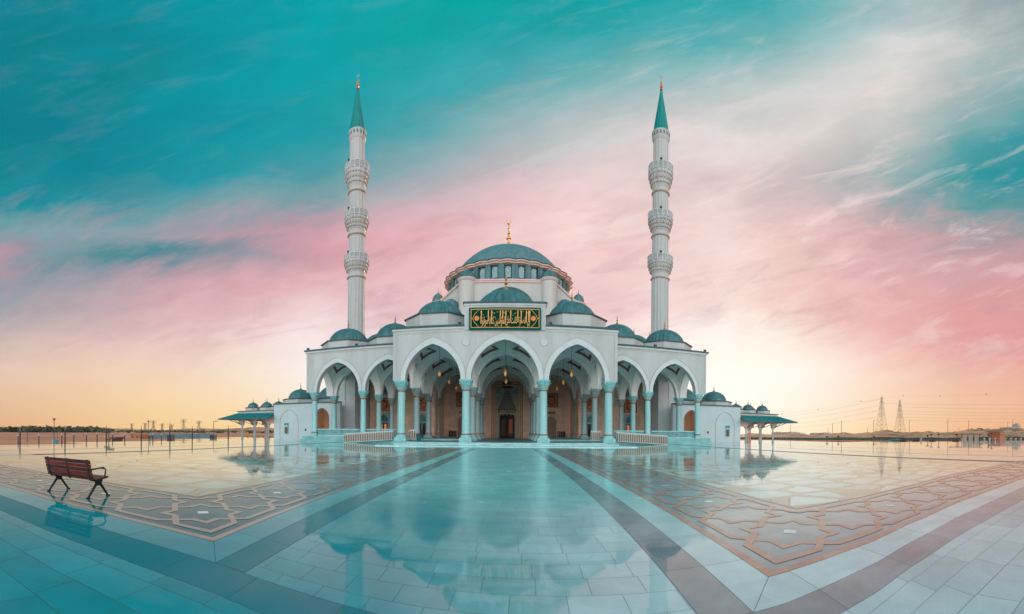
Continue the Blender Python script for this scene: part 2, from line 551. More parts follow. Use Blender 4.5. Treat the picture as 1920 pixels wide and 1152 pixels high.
def arch_band(mb, axis, c0, c1, inner, outer, mi=0, clip=None):
    """archivolt between two arches (uc,h,zs,H), from depth c0 to c1"""
    A, B = arch_pts(*inner), arch_pts(*outer)
    A = [(inner[0] - inner[1], inner[4] if len(inner) > 4 else inner[2])] * 0 + A

    def P(u, z, d):
        return (u, d, z) if axis == 'x' else (d, u, z)
    for i in range(len(A) - 1):
        q = [A[i], A[i + 1], B[i + 1], B[i]]
        if clip and max(abs(p[0]) for p in q) > clip[1] or clip and min(abs(p[0]) for p in q) < clip[0]:
            continue
        vs = [P(u, z, c0) for u, z in q] + [P(u, z, c1) for u, z in q]
        mb.add(vs, [(0, 1, 2, 3), (7, 6, 5, 4), (3, 2, 6, 7), (1, 0, 4, 5), (0, 3, 7, 4), (2, 1, 5, 6)], mi)
    return mb

# ------------------------------------------------------------------ plaza floor
UC, A1, A2, A3, T0, T1, T2, BW = 0.25, 2.72, 3.32, 3.98, 2.72, 3.35, 4.0, 2.65
VEND = 38.5
QX = [0, 100, 200, 300, 380, 456, 530, 620, 700, 800, 950, 1100, 1220, 1330, 1433, 1480, 1600, 1712, 1817, 1918]
QN = [.80, .93, 1.02, 1.06, 1.07, 1.05, 1.03, 1.01, .99, .975, .955, .93, .90, .88, .87, .88, .905, .965, 1.02, 1.04]
QF = [.72, .88, .985, 1.03, 1.04, 1.03, 1.02, 1.01, 1, .99, .98, .97, .97, .98, .985, .985, .99, 1.03, 1.10, 1.09]


def lut(xs, ys, x):
    if x <= xs[0]:
        return ys[0]
    for i in range(len(xs) - 1):
        if x <= xs[i + 1]:
            t = (x - xs[i]) / (xs[i + 1] - xs[i])
            t = t * t * (3 - 2 * t) * 0.5 + t * 0.5
            return ys[i] + (ys[i + 1] - ys[i]) * t
    return ys[-1]


def warp(u, v):
    """the paving was laid slightly out of true: nominal pattern metres -> ground metres"""
    d = max(-4.0, min(4.0, u - UC))
    X = u - d * 0.19 * math.exp(-(max(v, 1.5) - 3.6) / 4.0) if v < 30 else u
    if v <= 0.3:
        return X, v
    px = X0 + F * math.atan2(X - CX, v)
    qn, qf = lut(QX, QN, px), lut(QX, QF, px)
    t = max(0.0, min(1.0, (v - 3.35) / 3.3))
    q = qn + (qf - qn) * t
    if v > 6.65:
        k = max(0.0, min(1.0, (v - 6.65) / 12.0))
        k = k * k * (3 - 2 * k)
        q = q + (1 - q) * k
    k2 = min(1.0, (v - 0.3) / 1.5)
    q = 1 + (q - 1) * k2
    return X, v * q


def axis_vals(lo, hi, fine_lo, fine_hi, step):
    vals = []
    x = fine_lo
    while x < fine_hi - 1e-6:
        vals.append(x)
        x += step
    x, s_ = fine_hi, step
    while x < hi:
        vals.append(x)
        s_ *= 1.25
        x += s_
    vals.append(hi)
    x, s_ = fine_lo, step
    while x > lo:
        s_ *= 1.25
        x -= s_
        vals.insert(0, max(x, lo))
    return vals


us = axis_vals(-62, 104, -18, 26, 0.4)
vs_ = axis_vals(-24, 92, 0.3, 12, 0.25)
me = bpy.data.meshes.new("plaza")
vv, ff, uvv = [], [], []
for v in vs_:
    for u in us:
        X, Y = warp(u, v)
        vv.append((X, Y, 0.0))
        uvv.append((u, v))
nu = len(us)
# outline of the marble platform (left edge and right edge)
def inside(x, y):
    left = -39 - (y - 12) * 0.30 if y > 12 else -39
    left = max(left, -57)
    if y > 75: return False
    right = 62 if y > 56 else (100 if y < 28 else 100 - (y - 28) * 1.36)
    return left < x < right
for j in range(len(vs_) - 1):
    for i in range(nu - 1):
        c = vv[j * nu + i]
        c2 = vv[(j + 1) * nu + i + 1]
        if inside((c[0] + c2[0]) / 2, (c[1] + c2[1]) / 2):
            ff.append((j * nu + i, j * nu + i + 1, (j + 1) * nu + i + 1, (j + 1) * nu + i))
me.from_pydata(vv, [], ff)
uvl = me.uv_layers.new(name="pattern")
for lp in me.loops:
    uvl.data[lp.index].uv = uvv[lp.vertex_index]

fm = bpy.data.materials.new("polished_marble_paving")
fm.use_nodes = True
ft = fm.node_tree
fb = ft.nodes['Principled BSDF']
uvn = ft.nodes.new('ShaderNodeUVMap')
uvn.uv_map = "pattern"
sp = ft.nodes.new('ShaderNodeSeparateXYZ')
ft.links.new(uvn.outputs[0], sp.inputs[0])
U, V = E(ft, sp.outputs[0]), E(ft, sp.outputs[1])
A = (U - UC).abs()
uv3 = comb(ft, U, V)


def tiles(u, v, w, h, jw, seed=0.0):
    row = (v / h).floor()
    wn = ft.nodes.new('ShaderNodeTexWhiteNoise')
    wn.noise_dimensions = '1D'
    ft.links.new((row + seed).s, wn.inputs['W'])
    q = u / w + E(ft, wn.outputs[0]) * 3.0
    fu, fv = q.fract(), (v / h).fract()
    j = fu.lt(jw / w).mx(fv.lt(jw / h))
    wn2 = ft.nodes.new('ShaderNodeTexWhiteNoise')
    wn2.noise_dimensions = '3D'
    cc = comb(ft, q.floor(), row, seed)
    ft.links.new(cc.s, wn2.inputs['Vector'])
    return j, E(ft, wn2.outputs[0])


D1, D2 = A - A3, V - T2
bdist = D1.mn(D2)
near_ = V.lt(VEND)
# zone masks
inT = V.gt(T0)                                        # beyond the outer field
m_outer = V.lt(T0)
m_dkT = V.gt(T0) * V.lt(T1)
m_dkL = A.gt(A1) * A.lt(A2) * V.gt(T1) * near_
m_dark = m_dkT.mx(m_dkL)
m_whT = A.gt(A2) * V.gt(T1) * V.lt(T2)
m_whL = A.gt(A2) * A.lt(A3) * V.gt(T1) * near_
m_white = m_whT.mx(m_whL)
m_band = bdist.gt(0.0) * bdist.lt(BW) * near_
m_in = bdist.gt(BW) * V.lt(37.2) * A.lt(23.0)
m_far = V.gt(VEND)
m_strip = (A.gt(23.0) * A.lt(24.0) * V.gt(T2)).mx(A.gt(29.0) * A.lt(29.35) * V.gt(T2)).mx(A.gt(36.5) * A.lt(36.8) * V.gt(T2))
m_strip = m_strip.mx(V.gt(37.2) * V.lt(37.8) * A.gt(6.7) * A.lt(24.0))

jA, rA = tiles(U, V, 0.66, 0.455, 0.008, 1.0)
jO, rO = tiles(U, V + 0.29, 0.98, 0.46, 0.009, 7.0)
jL, rL = tiles(V * 1.0, A + 0.0 - A1, 1.28, 9.0, 0.010, 3.0)
jT, rT = tiles(U, V * 0.0 + 0.5, 1.35, 9.0, 0.010, 5.0)
jF, rF = tiles(U, V, 1.2, 1.2, 0.012, 9.0)
jB, rB = tiles(U + V * 0.0, V, 1.55, 0.9, 0.007, 11.0)

base_n = noise(ft, uv3, 0.9, 7, 0.62, 1.2)
vein = noise(ft, comb(ft, U * 0.5 + V * 0.25, V * 1.6 - U * 0.4), 2.2, 8, 0.65, 2.6)
veinm = (vein - 0.5).abs().sm(0.0, 0.045, 1.0, 0.0)
fine = noise(ft, uv3, 14.0, 5, 0.6)

white = mix(ft, base_n.sm(0.3, 0.7), (0.60, 0.66, 0.67, 1), (0.74, 0.77, 0.77, 1))
grey = mix(ft, base_n.sm(0.3, 0.7), (0.32, 0.29, 0.30, 1), (0.44, 0.39, 0.40, 1))
stone = mix(ft, base_n.sm(0.35, 0.65), (0.33, 0.335, 0.34, 1), (0.44, 0.405, 0.41, 1))
tint = mix(ft, rA, (0.86, 0.86, 0.86, 1), (1.06, 1.06, 1.06, 1))


def tinted(c, r, a=0.84, b=1.06):
    return mix(ft, 1.0, c, mix(ft, r, (a, a, a, 1), (b, b, b, 1)), 'MULTIPLY')


# inner field: irregular pale polygons bedded in sand-coloured mortar
vor = ft.nodes.new('ShaderNodeTexVoronoi')
vor.feature = 'DISTANCE_TO_EDGE'
vor.inputs['Scale'].default_value = 1.0
vor.inputs['Randomness'].default_value = 0.55
pv = comb(ft, U * 0.62 + V * 0.1, V * 0.80 - U * 0.08)
ft.links.new(pv.s, vor.inputs['Vector'])
vcol = ft.nodes.new('ShaderNodeTexVoronoi')
vcol.inputs['Scale'].default_value = 1.0
vcol.inputs['Randomness'].default_value = 0.55
ft.links.new(pv.s, vcol.inputs['Vector'])
gap = E(ft, vor.outputs['Distance']).sm(0.085, 0.10, 1.0, 0.0)
sepc = ft.nodes.new('ShaderNodeSeparateColor')
ft.links.new(vcol.outputs['Color'], sepc.inputs[0])
poly = tinted(mix(ft, base_n.sm(0.3, 0.7), (0.66, 0.65, 0.61, 1), (0.80, 0.78, 0.74, 1)), E(ft, sepc.outputs[0]), 0.80, 1.05)
inner = mix(ft, gap, poly, (0.46, 0.32, 0.20, 1))
gl = E(ft, vor.outputs['Distance']).sm(0.085, 0.092).mn(E(ft, vor.outputs['Distance']).sm(0.099, 0.106, 1.0, 0.0))

c = tinted(white, rA, 0.92, 1.05)
c = mix(ft, m_outer, c, tinted(white, rO, 0.80, 1.02))
c = mix(ft, m_far, c, tinted(white, rF, 0.85, 1.0))
rest = A.gt(A3) * V.gt(T2)
c = mix(ft, rest, c, tinted(mix(ft, base_n, (0.56, 0.55, 0.52, 1), (0.68, 0.66, 0.62, 1)), rF, 0.88, 1.04))
c = mix(ft, m_in, c, inner)
c = mix(ft, m_band, c, tinted(stone, rB, 0.86, 1.05))
c = mix(ft, m_white, c, tinted(white, mix(ft, m_whT, rL, rT), 0.9, 1.08))
c = mix(ft, m_dark, c, tinted(grey, mix(ft, m_dkT, rL, rT), 0.78, 1.1))
c = mix(ft, m_strip, c, (0.14, 0.17, 0.20, 1))
jall = jA * (A.lt(A1) * V.gt(T1))
jall = jall.mx(jO * m_outer).mx(jL * (m_dkL.mx(m_whL * (D1.lt(0.0)) * V.gt(T2)))).mx(jT * (m_dkT.mx(m_whT * A.gt(A3))))
jall = jall.mx(jF * m_far * 0.6).mx(jB * m_band * 0.55).mx(gl * m_in * 0.5)
edges = None
for s_, k in ((A, A1), (A, A2), (A, A3), ):
    e_ = (s_ - k).abs().lt(0.006) * V.gt(T1) * near_
    edges = e_ if edges is None else edges.mx(e_)
edges = edges * (V.gt(T2).mx(A.lt(A2 + 0.1)))
for k in (T0, T1):
    edges = edges.mx((V - k).abs().lt(0.006) * (A.gt(A2) if k == T1 else V.gt(0.0)))
edges = edges.mx((V - T1).abs().lt(0.006))
edges = edges.mx(((A - A2) - (V - T1)).abs().lt(0.008) * m_white * V.lt(T2))
jall = jall.mx(edges)
c = mix(ft, veinm * 0.13, c, mix(ft, 0.35, c, (0.1, 0.12, 0.13, 1)))
# stains and scuffs
stn = noise(ft, uv3, 1.7, 8, 0.7, 0.6)
c = mix(ft, stn.sm(0.60, 0.80) * 0.28, c, (0.30, 0.33, 0.34, 1))
# teal cast of shade painted into the stone colour, left and centre; paler right
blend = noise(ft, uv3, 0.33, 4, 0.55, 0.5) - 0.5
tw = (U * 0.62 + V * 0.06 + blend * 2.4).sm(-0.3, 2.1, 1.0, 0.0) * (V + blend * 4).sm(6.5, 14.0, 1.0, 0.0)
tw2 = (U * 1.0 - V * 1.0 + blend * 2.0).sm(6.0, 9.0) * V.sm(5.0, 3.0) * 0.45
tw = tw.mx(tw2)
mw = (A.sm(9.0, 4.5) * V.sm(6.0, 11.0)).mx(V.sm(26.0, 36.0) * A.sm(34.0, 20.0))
c = mix(ft, mw * 0.85, c, mix(ft, 1.0, c, (0.50, 1.12, 1.10, 1), 'MULTIPLY'))  # turquoise cast of light multiplied into the middle aisle and far paving
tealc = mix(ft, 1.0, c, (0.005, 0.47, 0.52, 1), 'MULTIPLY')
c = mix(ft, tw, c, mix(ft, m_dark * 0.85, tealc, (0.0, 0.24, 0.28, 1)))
c = mix(ft, jall * 0.72, c, (0.06, 0.065, 0.07, 1))
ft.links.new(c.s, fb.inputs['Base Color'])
rr = m_strip * 0.35 + (noise(ft, uv3, 1.3, 6, 0.62) * 0.18 + fine * 0.035 - 0.08 + V.sm(4.7, 8.4) * A.sm(9.0, 6.0) * 0.18 + m_in * V.sm(6.0, 20.0) * 0.015).mx(0.03) + jall * 0.4 + stn.sm(0.5, 0.8) * 0.12
ft.links.new(rr.s, fb.inputs['Roughness'])
ior = 1.50 + m_in * 0.10 - tw * (1.0 - m_in) * 0.13 - m_strip * 0.38 - m_dark * tw * 0.10 - (U * 1.0 + blend * 1.5).sm(-4.0, -1.3, 1.0, 0.0) * V.sm(12.0, 8.0) * (1.0 - m_in) * 0.22
ft.links.new(ior.s, fb.inputs['IOR'])
bp = ft.nodes.new('ShaderNodeBump')
bp.inputs['Strength'].default_value = 0.10
bp.inputs['Distance'].default_value = 0.004
hgt = noise(ft, uv3, 3.0, 3, 0.5) * 0.8 + rA * 0.15 - jall * 0.6
ft.links.new(hgt.s, bp.inputs['Height'])
ft.links.new(bp.outputs[0], fb.inputs['Normal'])
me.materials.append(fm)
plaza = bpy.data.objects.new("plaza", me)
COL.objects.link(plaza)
plaza['kind'] = 'structure'

# pink marble inlay: lines and interlaced stars, a sheet 4 mm proud
inl = bpy.data.materials.new("pink_marble_inlay")
inl.use_nodes = True
it = inl.node_tree
ib = it.nodes['Principled BSDF']
tcn = it.nodes.new('ShaderNodeTexCoord')
iv = E(it, tcn.outputs['Object'])
isp = it.nodes.new('ShaderNodeSeparateXYZ')
it.links.new(iv.s, isp.inputs[0])
ix, iy = E(it, isp.outputs[0]), E(it, isp.outputs[1])
ic = mix(it, noise(it, iv, 2.0, 6, 0.6).sm(0.3, 0.7), (0.60, 0.22, 0.15, 1), (0.76, 0.36, 0.26, 1))
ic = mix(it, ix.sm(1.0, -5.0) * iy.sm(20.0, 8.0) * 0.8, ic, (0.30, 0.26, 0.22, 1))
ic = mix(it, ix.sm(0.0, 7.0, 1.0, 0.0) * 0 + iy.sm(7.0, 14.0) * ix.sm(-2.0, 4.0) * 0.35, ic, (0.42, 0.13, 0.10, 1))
it.links.new(ic.s, ib.inputs['Base Color'])
(noise(it, iv, 2.0, 5) * 0.25 + 0.02)
ib.inputs['Roughness'].default_value = 0.2
ib.inputs['IOR'].default_value = 1.38


def ribbon(mb, pts, w, z=0.004, closed=False, **kw):
    P = list(pts)
    # subdivide
    Q = []
    n = len(P)
    rng = range(n if closed else n - 1)
    for i in rng:
        a, b = P[i], P[(i + 1) % n]
        k = max(1, int(math.hypot(b[0] - a[0], b[1] - a[1]) / 0.5))
        for t in range(k):
            Q.append((a[0] + (b[0] - a[0]) * t / k, a[1] + (b[1] - a[1]) * t / k))
    if not closed:
        Q.append(P[-1])
    m = len(Q)
    L, R = [], []
    for i in range(m):
        if closed:
            p, c_, q = Q[i - 1], Q[i], Q[(i + 1) % m]
        else:
            p, c_, q = Q[max(0, i - 1)], Q[i], Q[min(m - 1, i + 1)]
        d1 = Vector((c_[0] - p[0], c_[1] - p[1]))
        d2 = Vector((q[0] - c_[0], q[1] - c_[1]))
        if d1.length < 1e-9: d1 = d2
        if d2.length < 1e-9: d2 = d1
        d1.normalize(); d2.normalize()
        nrm = Vector((-(d1 + d2).y, (d1 + d2).x))
        if nrm.length < 1e-6: nrm = Vector((-d1.y, d1.x))
        nrm.normalize()
        k = w / 2 / max(0.45, nrm.dot(Vector((-d1.y, d1.x))))
        L.append((c_[0] + nrm.x * k, c_[1] + nrm.y * k))
        R.append((c_[0] - nrm.x * k, c_[1] - nrm.y * k))
    vs = [(*warp(*p), z) for p in L] + [(*warp(*p), z) for p in R]
    fs = []
    for i in range(m if closed else m - 1):
        j = (i + 1) % m
        fs.append((m + i, m + j, j, i))
    mb.add(vs, fs)


def sgn_pt(sx, a, v):
    return (UC + sx * (A3 + a), T2 + v)


S = 0.775          # half pitch of the stars
C0 = BW / 2        # middle line of the band
inl_mb = MB()
sq_mb = MB()


def band_local(sx, along, k, pts, w=0.125, closed=False, z=0.004):
    """along='x' runs outward, 'v' runs to the mosque; local (p, q): p along, q across (- = outside)"""
    res = []
    for p, q in pts:
        a = C0 + k + p
        b = C0 + q
        res.append(sgn_pt(sx, a, b) if along == 'x' else sgn_pt(sx, b, a))
    ribbon(inl_mb, res, w, z, closed)


def star_edge(x0, y0, x1, y1, out=0.19):
    mx_, my = (x0 + x1) / 2, (y0 + y1) / 2
    dx, dy = x1 - x0, y1 - y0
    ln = math.hypot(dx, dy)
    nx, ny = mx_ / math.hypot(mx_, my), my / math.hypot(mx_, my)
    f = lambda t: (x0 + dx * t, y0 + dy * t)
    return [f(0), f(0.30), (mx_ + nx * out * 1.25, my + ny * out * 1.25), f(0.70), f(1.0)]


def star(sx, along, k):
    nodes = [(S, 0), (0, S), (-S, 0), (0, -S)]
    pts = []
    for i in range(4):
        a, b = nodes[i], nodes[(i + 1) % 4]
        pts += star_edge(a[0], a[1], b[0], b[1])[:-1]
    band_local(sx, along, k, pts, closed=True, z=0.0045 + 0.0005 * (round(k / (2 * S)) % 2))


for sx in (-1, 1):
    far_u = 60 if sx > 0 else 33
    # outer and inner straight lines
    for off, w in ((0.06, 0.13), (BW - 0.05, 0.10)):
        ribbon(inl_mb, [sgn_pt(sx, far_u, off), sgn_pt(sx, off, off), sgn_pt(sx, off, VEND - T2 - 0.2)], w, 0.004)
    if True:
        star(sx, 'x', 0.0)
    for along, L in (('x', 26 if sx > 0 else 14), ('v', VEND - T2 - C0 - 0.8)):
        k = 2 * S
        n = 1
        while k < L:
            star(sx, along, k)
            k += 2 * S
        # frames of half hexagons between the star tips, both sides
        k = 0.0
        while k < L:
            for s_ in (-1, 1):
                e = 0.98
                pts = [(0, s_ * S), (0.22, s_ * e), (2 * S - 0.22, s_ * e), (2 * S, s_ * S)]
                if s_ == 1 and k < 0.1:
                    continue
                band_local(sx, along, k, pts, z=0.0055 + 0.0005 * (round(k / (2 * S)) % 2))
            k += 2 * S
    # corner pieces
    band_local(sx, 'x', 0.0, [(0, -S), (-0.22, -0.98), (-0.98, -0.98), (-0.98, -0.22), (-S, 0)], z=0.0065)
    band_local(sx, 'x', 0.0, [(2 * S, S), (2 * S - 0.22, 0.98), (1.08, 0.98), (0.98, 1.08), (0.98, 2 * S - 0.22), (S, 2 * S)], z=0.0065)
    for along, L in (('x', 26 if sx > 0 else 14), ('v', 32)):
        k = 0.0 if along == 'x' else 4 * S
        while k < L:
            for s_, z in ((0.15, 0.004),):
                q = []
                for p in ((-s_, 0), (0, -s_), (s_, 0), (0, s_)):
                    a, b = C0 + k + p[0], C0 + p[1]
                    q.append(sgn_pt(sx, a, b) if along == 'x' else sgn_pt(sx, b, a))
                vs = [(*warp(*p), z) for p in q]
                if sx * (1 if along == 'x' else -1) < 0:
                    vs = vs[::-1]
                sq_mb.add(vs, [(0, 1, 2, 3)])
            k += 4 * S
inl_mb.build('paving_inlay', inl, kind='structure')
sq_mb.build('paving_studs', mat('white_marble_stud', (0.74, 0.74, 0.72), 0.12, var=0.1, vscale=5), kind='structure')

# ------------------------------------------------------------------ desert and far ground
g = MB()
rows_y = [-880, -60, 20, 60, 90, 130, 200, 300, 450, 700, 1100, 1480]
cols_x = [-1480, -1100, -600, -350, -200, -120, -80, -50, 0, 60, 120, 200, 350, 600, 1100, 1480]
gv = []
for y in rows_y:
    for x in cols_x:
        gv.append((x, y, -1.0 + (0.25 * math.sin(x * 0.05) * math.cos(y * 0.06) if abs(x) > 100 and abs(x) < 900 else 0)))
n_ = len(cols_x)
g.add(gv, [(j * n_ + i, j * n_ + i + 1, (j + 1) * n_ + i + 1, (j + 1) * n_ + i) for j in range(len(rows_y) - 1) for i in range(n_ - 1)])
g.build('desert_ground', 'desert', kind='structure')
# retaining edge of the marble platform (reads only as a thin line)


def hill_strip(name, az0, az1, r, depth, hfun, m, kind='structure', base=-1.2, n=90, rowsn=8, seed=1):
    rnd = random.Random(seed)
    mb = MB()
    vs = []
    for j in range(rowsn + 1):
        t = j / rowsn
        for i in range(n + 1):
            s_ = i / n
            a = math.radians(az0 + (az1 - az0) * s_)
            rr = r + depth * t
            h = hfun(s_) * math.sin(PI * min(1, t * 0.9 + 0.02)) ** 0.7 * (0.85 + 0.3 * rnd.random())
            if i in (0, n):
                h = 0
            vs.append((CX + rr * math.sin(a), rr * math.cos(a), base + h))
    mb.add(vs, [(j * (n + 1) + i, j * (n + 1) + i + 1, (j + 1) * (n + 1) + i + 1, (j + 1) * (n + 1) + i) for j in range(rowsn) for i in range(n)])
    return mb.build(name, m, smooth='all', kind=kind)


hill_strip('dunes', 33, 76, 260, 160, lambda s: 2.4 + 6.5 * max(0, s - 0.22) ** 0.8 + 1.4 * math.sin(s * 17) * s + 0.7 * math.sin(s * 43), 'dune', seed=3)
hill_strip('far_hills', -76, -30, 800, 400, lambda s: 7 + 2.5 * math.sin(s * 9) + 1.5 * math.sin(s * 31), 'dune', seed=5)


def scrub(name, az0, az1, r0, r1, count, hmin, hmax, seed):
    rnd = random.Random(seed)
    mb = MB()
    for _ in range(count):
        a = math.radians(rnd.uniform(az0, az1))
        r = rnd.uniform(r0, r1)
        h = rnd.uniform(hmin, hmax)
        x, y = CX + r * math.sin(a), r * math.cos(a)
        for q in range(9):
            b = rnd.uniform(0, 2 * PI)
            s_ = h * rnd.uniform(0.35, 0.8)
            c0 = (x + rnd.uniform(-h, h) * 1.3, y + rnd.uniform(-h, h), -1.3 + h * rnd.uniform(0.25, 0.8))
            v0 = [(c0[0] + rnd.uniform(-1, 1) * s_, c0[1] + rnd.uniform(-1, 1) * s_, c0[2] + rnd.uniform(-0.7, 0.7) * s_) for _k in range(4)]
            mb.add(v0, [(0, 1, 2), (0, 2, 3), (0, 3, 1), (1, 3, 2)])
    return mb.build(name, 'scrub', kind='stuff')


scrub('distant_trees', -75, -58, 380, 620, 420, 3.5, 6.5, 11)
scrub('distant_shrubs', -60, -33, 330, 700, 160, 1.5, 3.5, 12)
scrub('dune_shrubs', 36, 75, 270, 420, 120, 0.8, 1.8, 13)

# ------------------------------------------------------------------ the mosque
mosque = thing('mosque', 'large white mosque with arcaded portico, teal domes and tall central dome', 'mosque', (0, 52, 0))

P = MB()
P.box(-14.9, 14.9, 50.9, 86, -0.2, 0.3)
for s_ in (-1, 1):
    a, b = (5.7, 13.6)
    P.box(min(s_ * a, s_ * b), max(s_ * a, s_ * b), 58.5, 85.8, 0.3, 0.56)
    P.box(min(s_ * 14.9, s_ * 29.7), max(s_ * 14.9, s_ * 29.7), 53.0, 76, -0.2, 0.85)
    P.box(min(s_ * 14.9, s_ * 29.9), max(s_ * 14.9, s_ * 29.9), 52.75, 52.998, -0.2, 0.36)
P.build('podium', mat('podium_marble', (0.20, 0.45, 0.46), 0.35, var=0.18, vscale=0.9, joints=(1.6, 0.3, 0.35)), mosque)
st_ = MB()
st_.box(-14.0, 14.6, 42.0, 50.9, -0.2, 0.10)
st_.box(-12.8, 13.4, 45.2, 50.895, 0.10, 0.20)
st_.box(-12.0, 12.6, 48.2, 50.89, 0.20, 0.296)
st_.build('front_steps', 'tealstep' if 'tealstep' in M else mat('pale_teal_step_marble', (0.34, 0.60, 0.61), 0.16, var=0.2, vscale=0.8, ior=1.8), mosque)

# columns
def column(mats, H0, zc0, ztop, r, name='column', plinth_w=1.5, pz=0.85):
    """origin at the foot; H0 foot height above origin handled by caller"""
    root = bpy.data.objects.new(name, None)
    sh = MB()
    sh.lathe([(r * 1.12, pz + 0.20), (r * 1.03, pz + 0.35), (r * 1.0, pz + 0.7), (r * 0.97, zc0 * 0.6), (r * 0.90, zc0 - 0.15)], seg=28)
    so = sh.build(name, mats[0], smooth=True)
    bpy.data.objects.remove(root)
    pl = MB()
    w = plinth_w / 2
    pl.box(-w, w, -w, w, 0, pz * 0.5)
    pl.lathe([(w * 0.94, pz * 0.5, 1), (w * 0.94, pz * 0.62, 1), (w * 0.80, pz * 0.80, .6), (r * 1.22, pz), (r * 1.18, pz + 0.06)], seg=32)
    pl.build('plinth', mats[0], so, loc=(0, 0, 0))
    for z in (pz + 0.06, zc0 - 0.28):
        b = MB()
        rr = r * (1.17 if z < 2 else 1.0)
        b.lathe([(rr, 0), (rr + 0.04, 0.03), (rr + 0.04, 0.13), (rr, 0.16)], seg=28)
        b.build('copper_ring', 'copper', so, True, loc=(0, 0, z))
    cp = MB()
    hc = ztop - zc0
    wt_ = r * 1.46
    prof = [(r * 0.93, -0.12), (r * 1.0, 0.0)]
    tiers = 5
    for t in range(tiers):
        f0, f1 = t / tiers, (t + 1) / tiers
        ra = r * 1.0 + (wt_ - r) * f0 ** 0.9
        rb = r * 1.0 + (wt_ - r) * f1 ** 0.9
        prof.append((ra, hc * 0.84 * f0 + 0.02, f0 * 0.85))
        prof.append((rb * 0.985, hc * 0.84 * f1 - 0.05, f1 * 0.85))
        prof.append((rb, hc * 0.84 * f1, f1 * 0.9))
    cp.lathe(prof, seg=48, ribs=16, amp=0.045)
    cp.box(-wt_ * 1.02, wt_ * 1.02, -wt_ * 1.02, wt_ * 1.02, hc * 0.84, hc - 0.002)
    # small brackets of the stalactite carving
    for k in range(16):
        a = 2 * PI * k / 16
        for t, rr_, zz in ((0, r * 1.12, hc * 0.22), (1, r * 1.25, hc * 0.45), (2, r * 1.38, hc * 0.66)):
            q = 1 + (1 / max(abs(math.cos(a)), abs(math.sin(a))) - 1) * (0.25 + 0.25 * t)
            cp.rbox((rr_ * q * math.cos(a + t * 0.2), rr_ * q * math.sin(a + t * 0.2), zz), (0.10, 0.09, hc * 0.16), a)
    bd = cp
    for k in range(12):
        a = 2 * PI * k / 12
        bd.ball((r * 1.10 * math.cos(a), r * 1.10 * math.sin(a), hc * 0.10), 0.08, 1, seg=6)
    for k in range(8):
        a = 2 * PI * (k + 0.5) / 8
        bd.ball((r * 1.42 * math.cos(a), r * 1.42 * math.sin(a), hc * 0.40), 0.075, 1, seg=6)
    cp.build('capital', [mats[1], 'gold'], so, loc=(0, 0, zc0))
    return so


def place_column(proto, x, y, z, used):
    o = proto
    if used[0]:
        o = copy_tree(proto)
    used[0] = True
    o.parent = mosque
    o.location = (x - 0, y - 52, z)
    return o


uf = [False]
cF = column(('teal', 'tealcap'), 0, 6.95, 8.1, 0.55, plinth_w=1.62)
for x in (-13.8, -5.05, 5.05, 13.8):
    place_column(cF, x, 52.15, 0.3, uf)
ui = [False]
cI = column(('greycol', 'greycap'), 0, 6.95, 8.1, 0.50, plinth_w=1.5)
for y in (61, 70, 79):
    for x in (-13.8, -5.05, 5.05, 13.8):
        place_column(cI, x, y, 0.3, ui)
uw = [False]
cW = column(('teal', 'tealcap'), 0, 5.65, 6.65, 0.42, plinth_w=1.1, pz=0.42)
for y in (54, 61):
    for x in (-28.0, -20.05, 20.05, 28.0):
        place_column(cW, x, y, 0.85, uw)
uv_ = [False]
cV = column(('greycol', 'greycap'), 0, 5.65, 6.65, 0.40, plinth_w=1.1, pz=0.42)
for y in (68,):
    for x in (-28.0, -20.05, 20.05, 28.0):
        place_column(cV, x, y, 0.85, uv_)

# front arcade of the central block
ZS, HC, HO = 8.4, 5.15, 4.75
W_ = MB()
front_ar = [(-9.43, 3.72, ZS, HO), (0, 4.38, ZS, HC), (9.43, 3.72, ZS, HO)]
arch_wall(W_, 'x', 52.05, 1.1, -14.85, 14.85, 15.3, front_ar, ZS)
W_.build('front_arcade', 'wall', mosque)
AL = MB()
for uc, h, zs, H in front_ar:
    AB = MB()
    ho = h + (0.67 if uc == 0 else 0.66)
    Ho = H + 0.85
    arch_band(AB, 'x', 51.44, 51.497, (uc, h, zs, H), (uc, ho, zs, Ho))
    arch_band(AL, 'x', 51.40, 51.496, (uc, ho, zs, Ho), (uc, ho + 0.055, zs, Ho + 0.06))
    AB.build('archivolt', 'trim', mosque)
for x0_, x1_, z0_, z1_ in ((-14.45, -14.40, 8.6, 14.6), (14.40, 14.45, 8.6, 14.6), (-14.45, -5.6, 14.6, 14.65), (5.6, 14.45, 14.6, 14.65)):
    AL.box(x0_, x1_, 51.46, 51.496, z0_, z1_)
AL.build('moulding_line', 'beige', mosque)
for s_ in (-1, 1):
    r_ = MB()
    r_.lathe([(0.46, 0), (0.46, 0.05), (0.36, 0.06), (0.33, 0.03), (0.20, 0.03), (0.17, 0.07), (0.001, 0.08)], seg=28)
    ro = r_.build('rosette', 'trim', mosque, True, loc=(s_ * 5.05, -0.56, 13.25))
    ro.rotation_euler = (PI / 2, 0, 0)

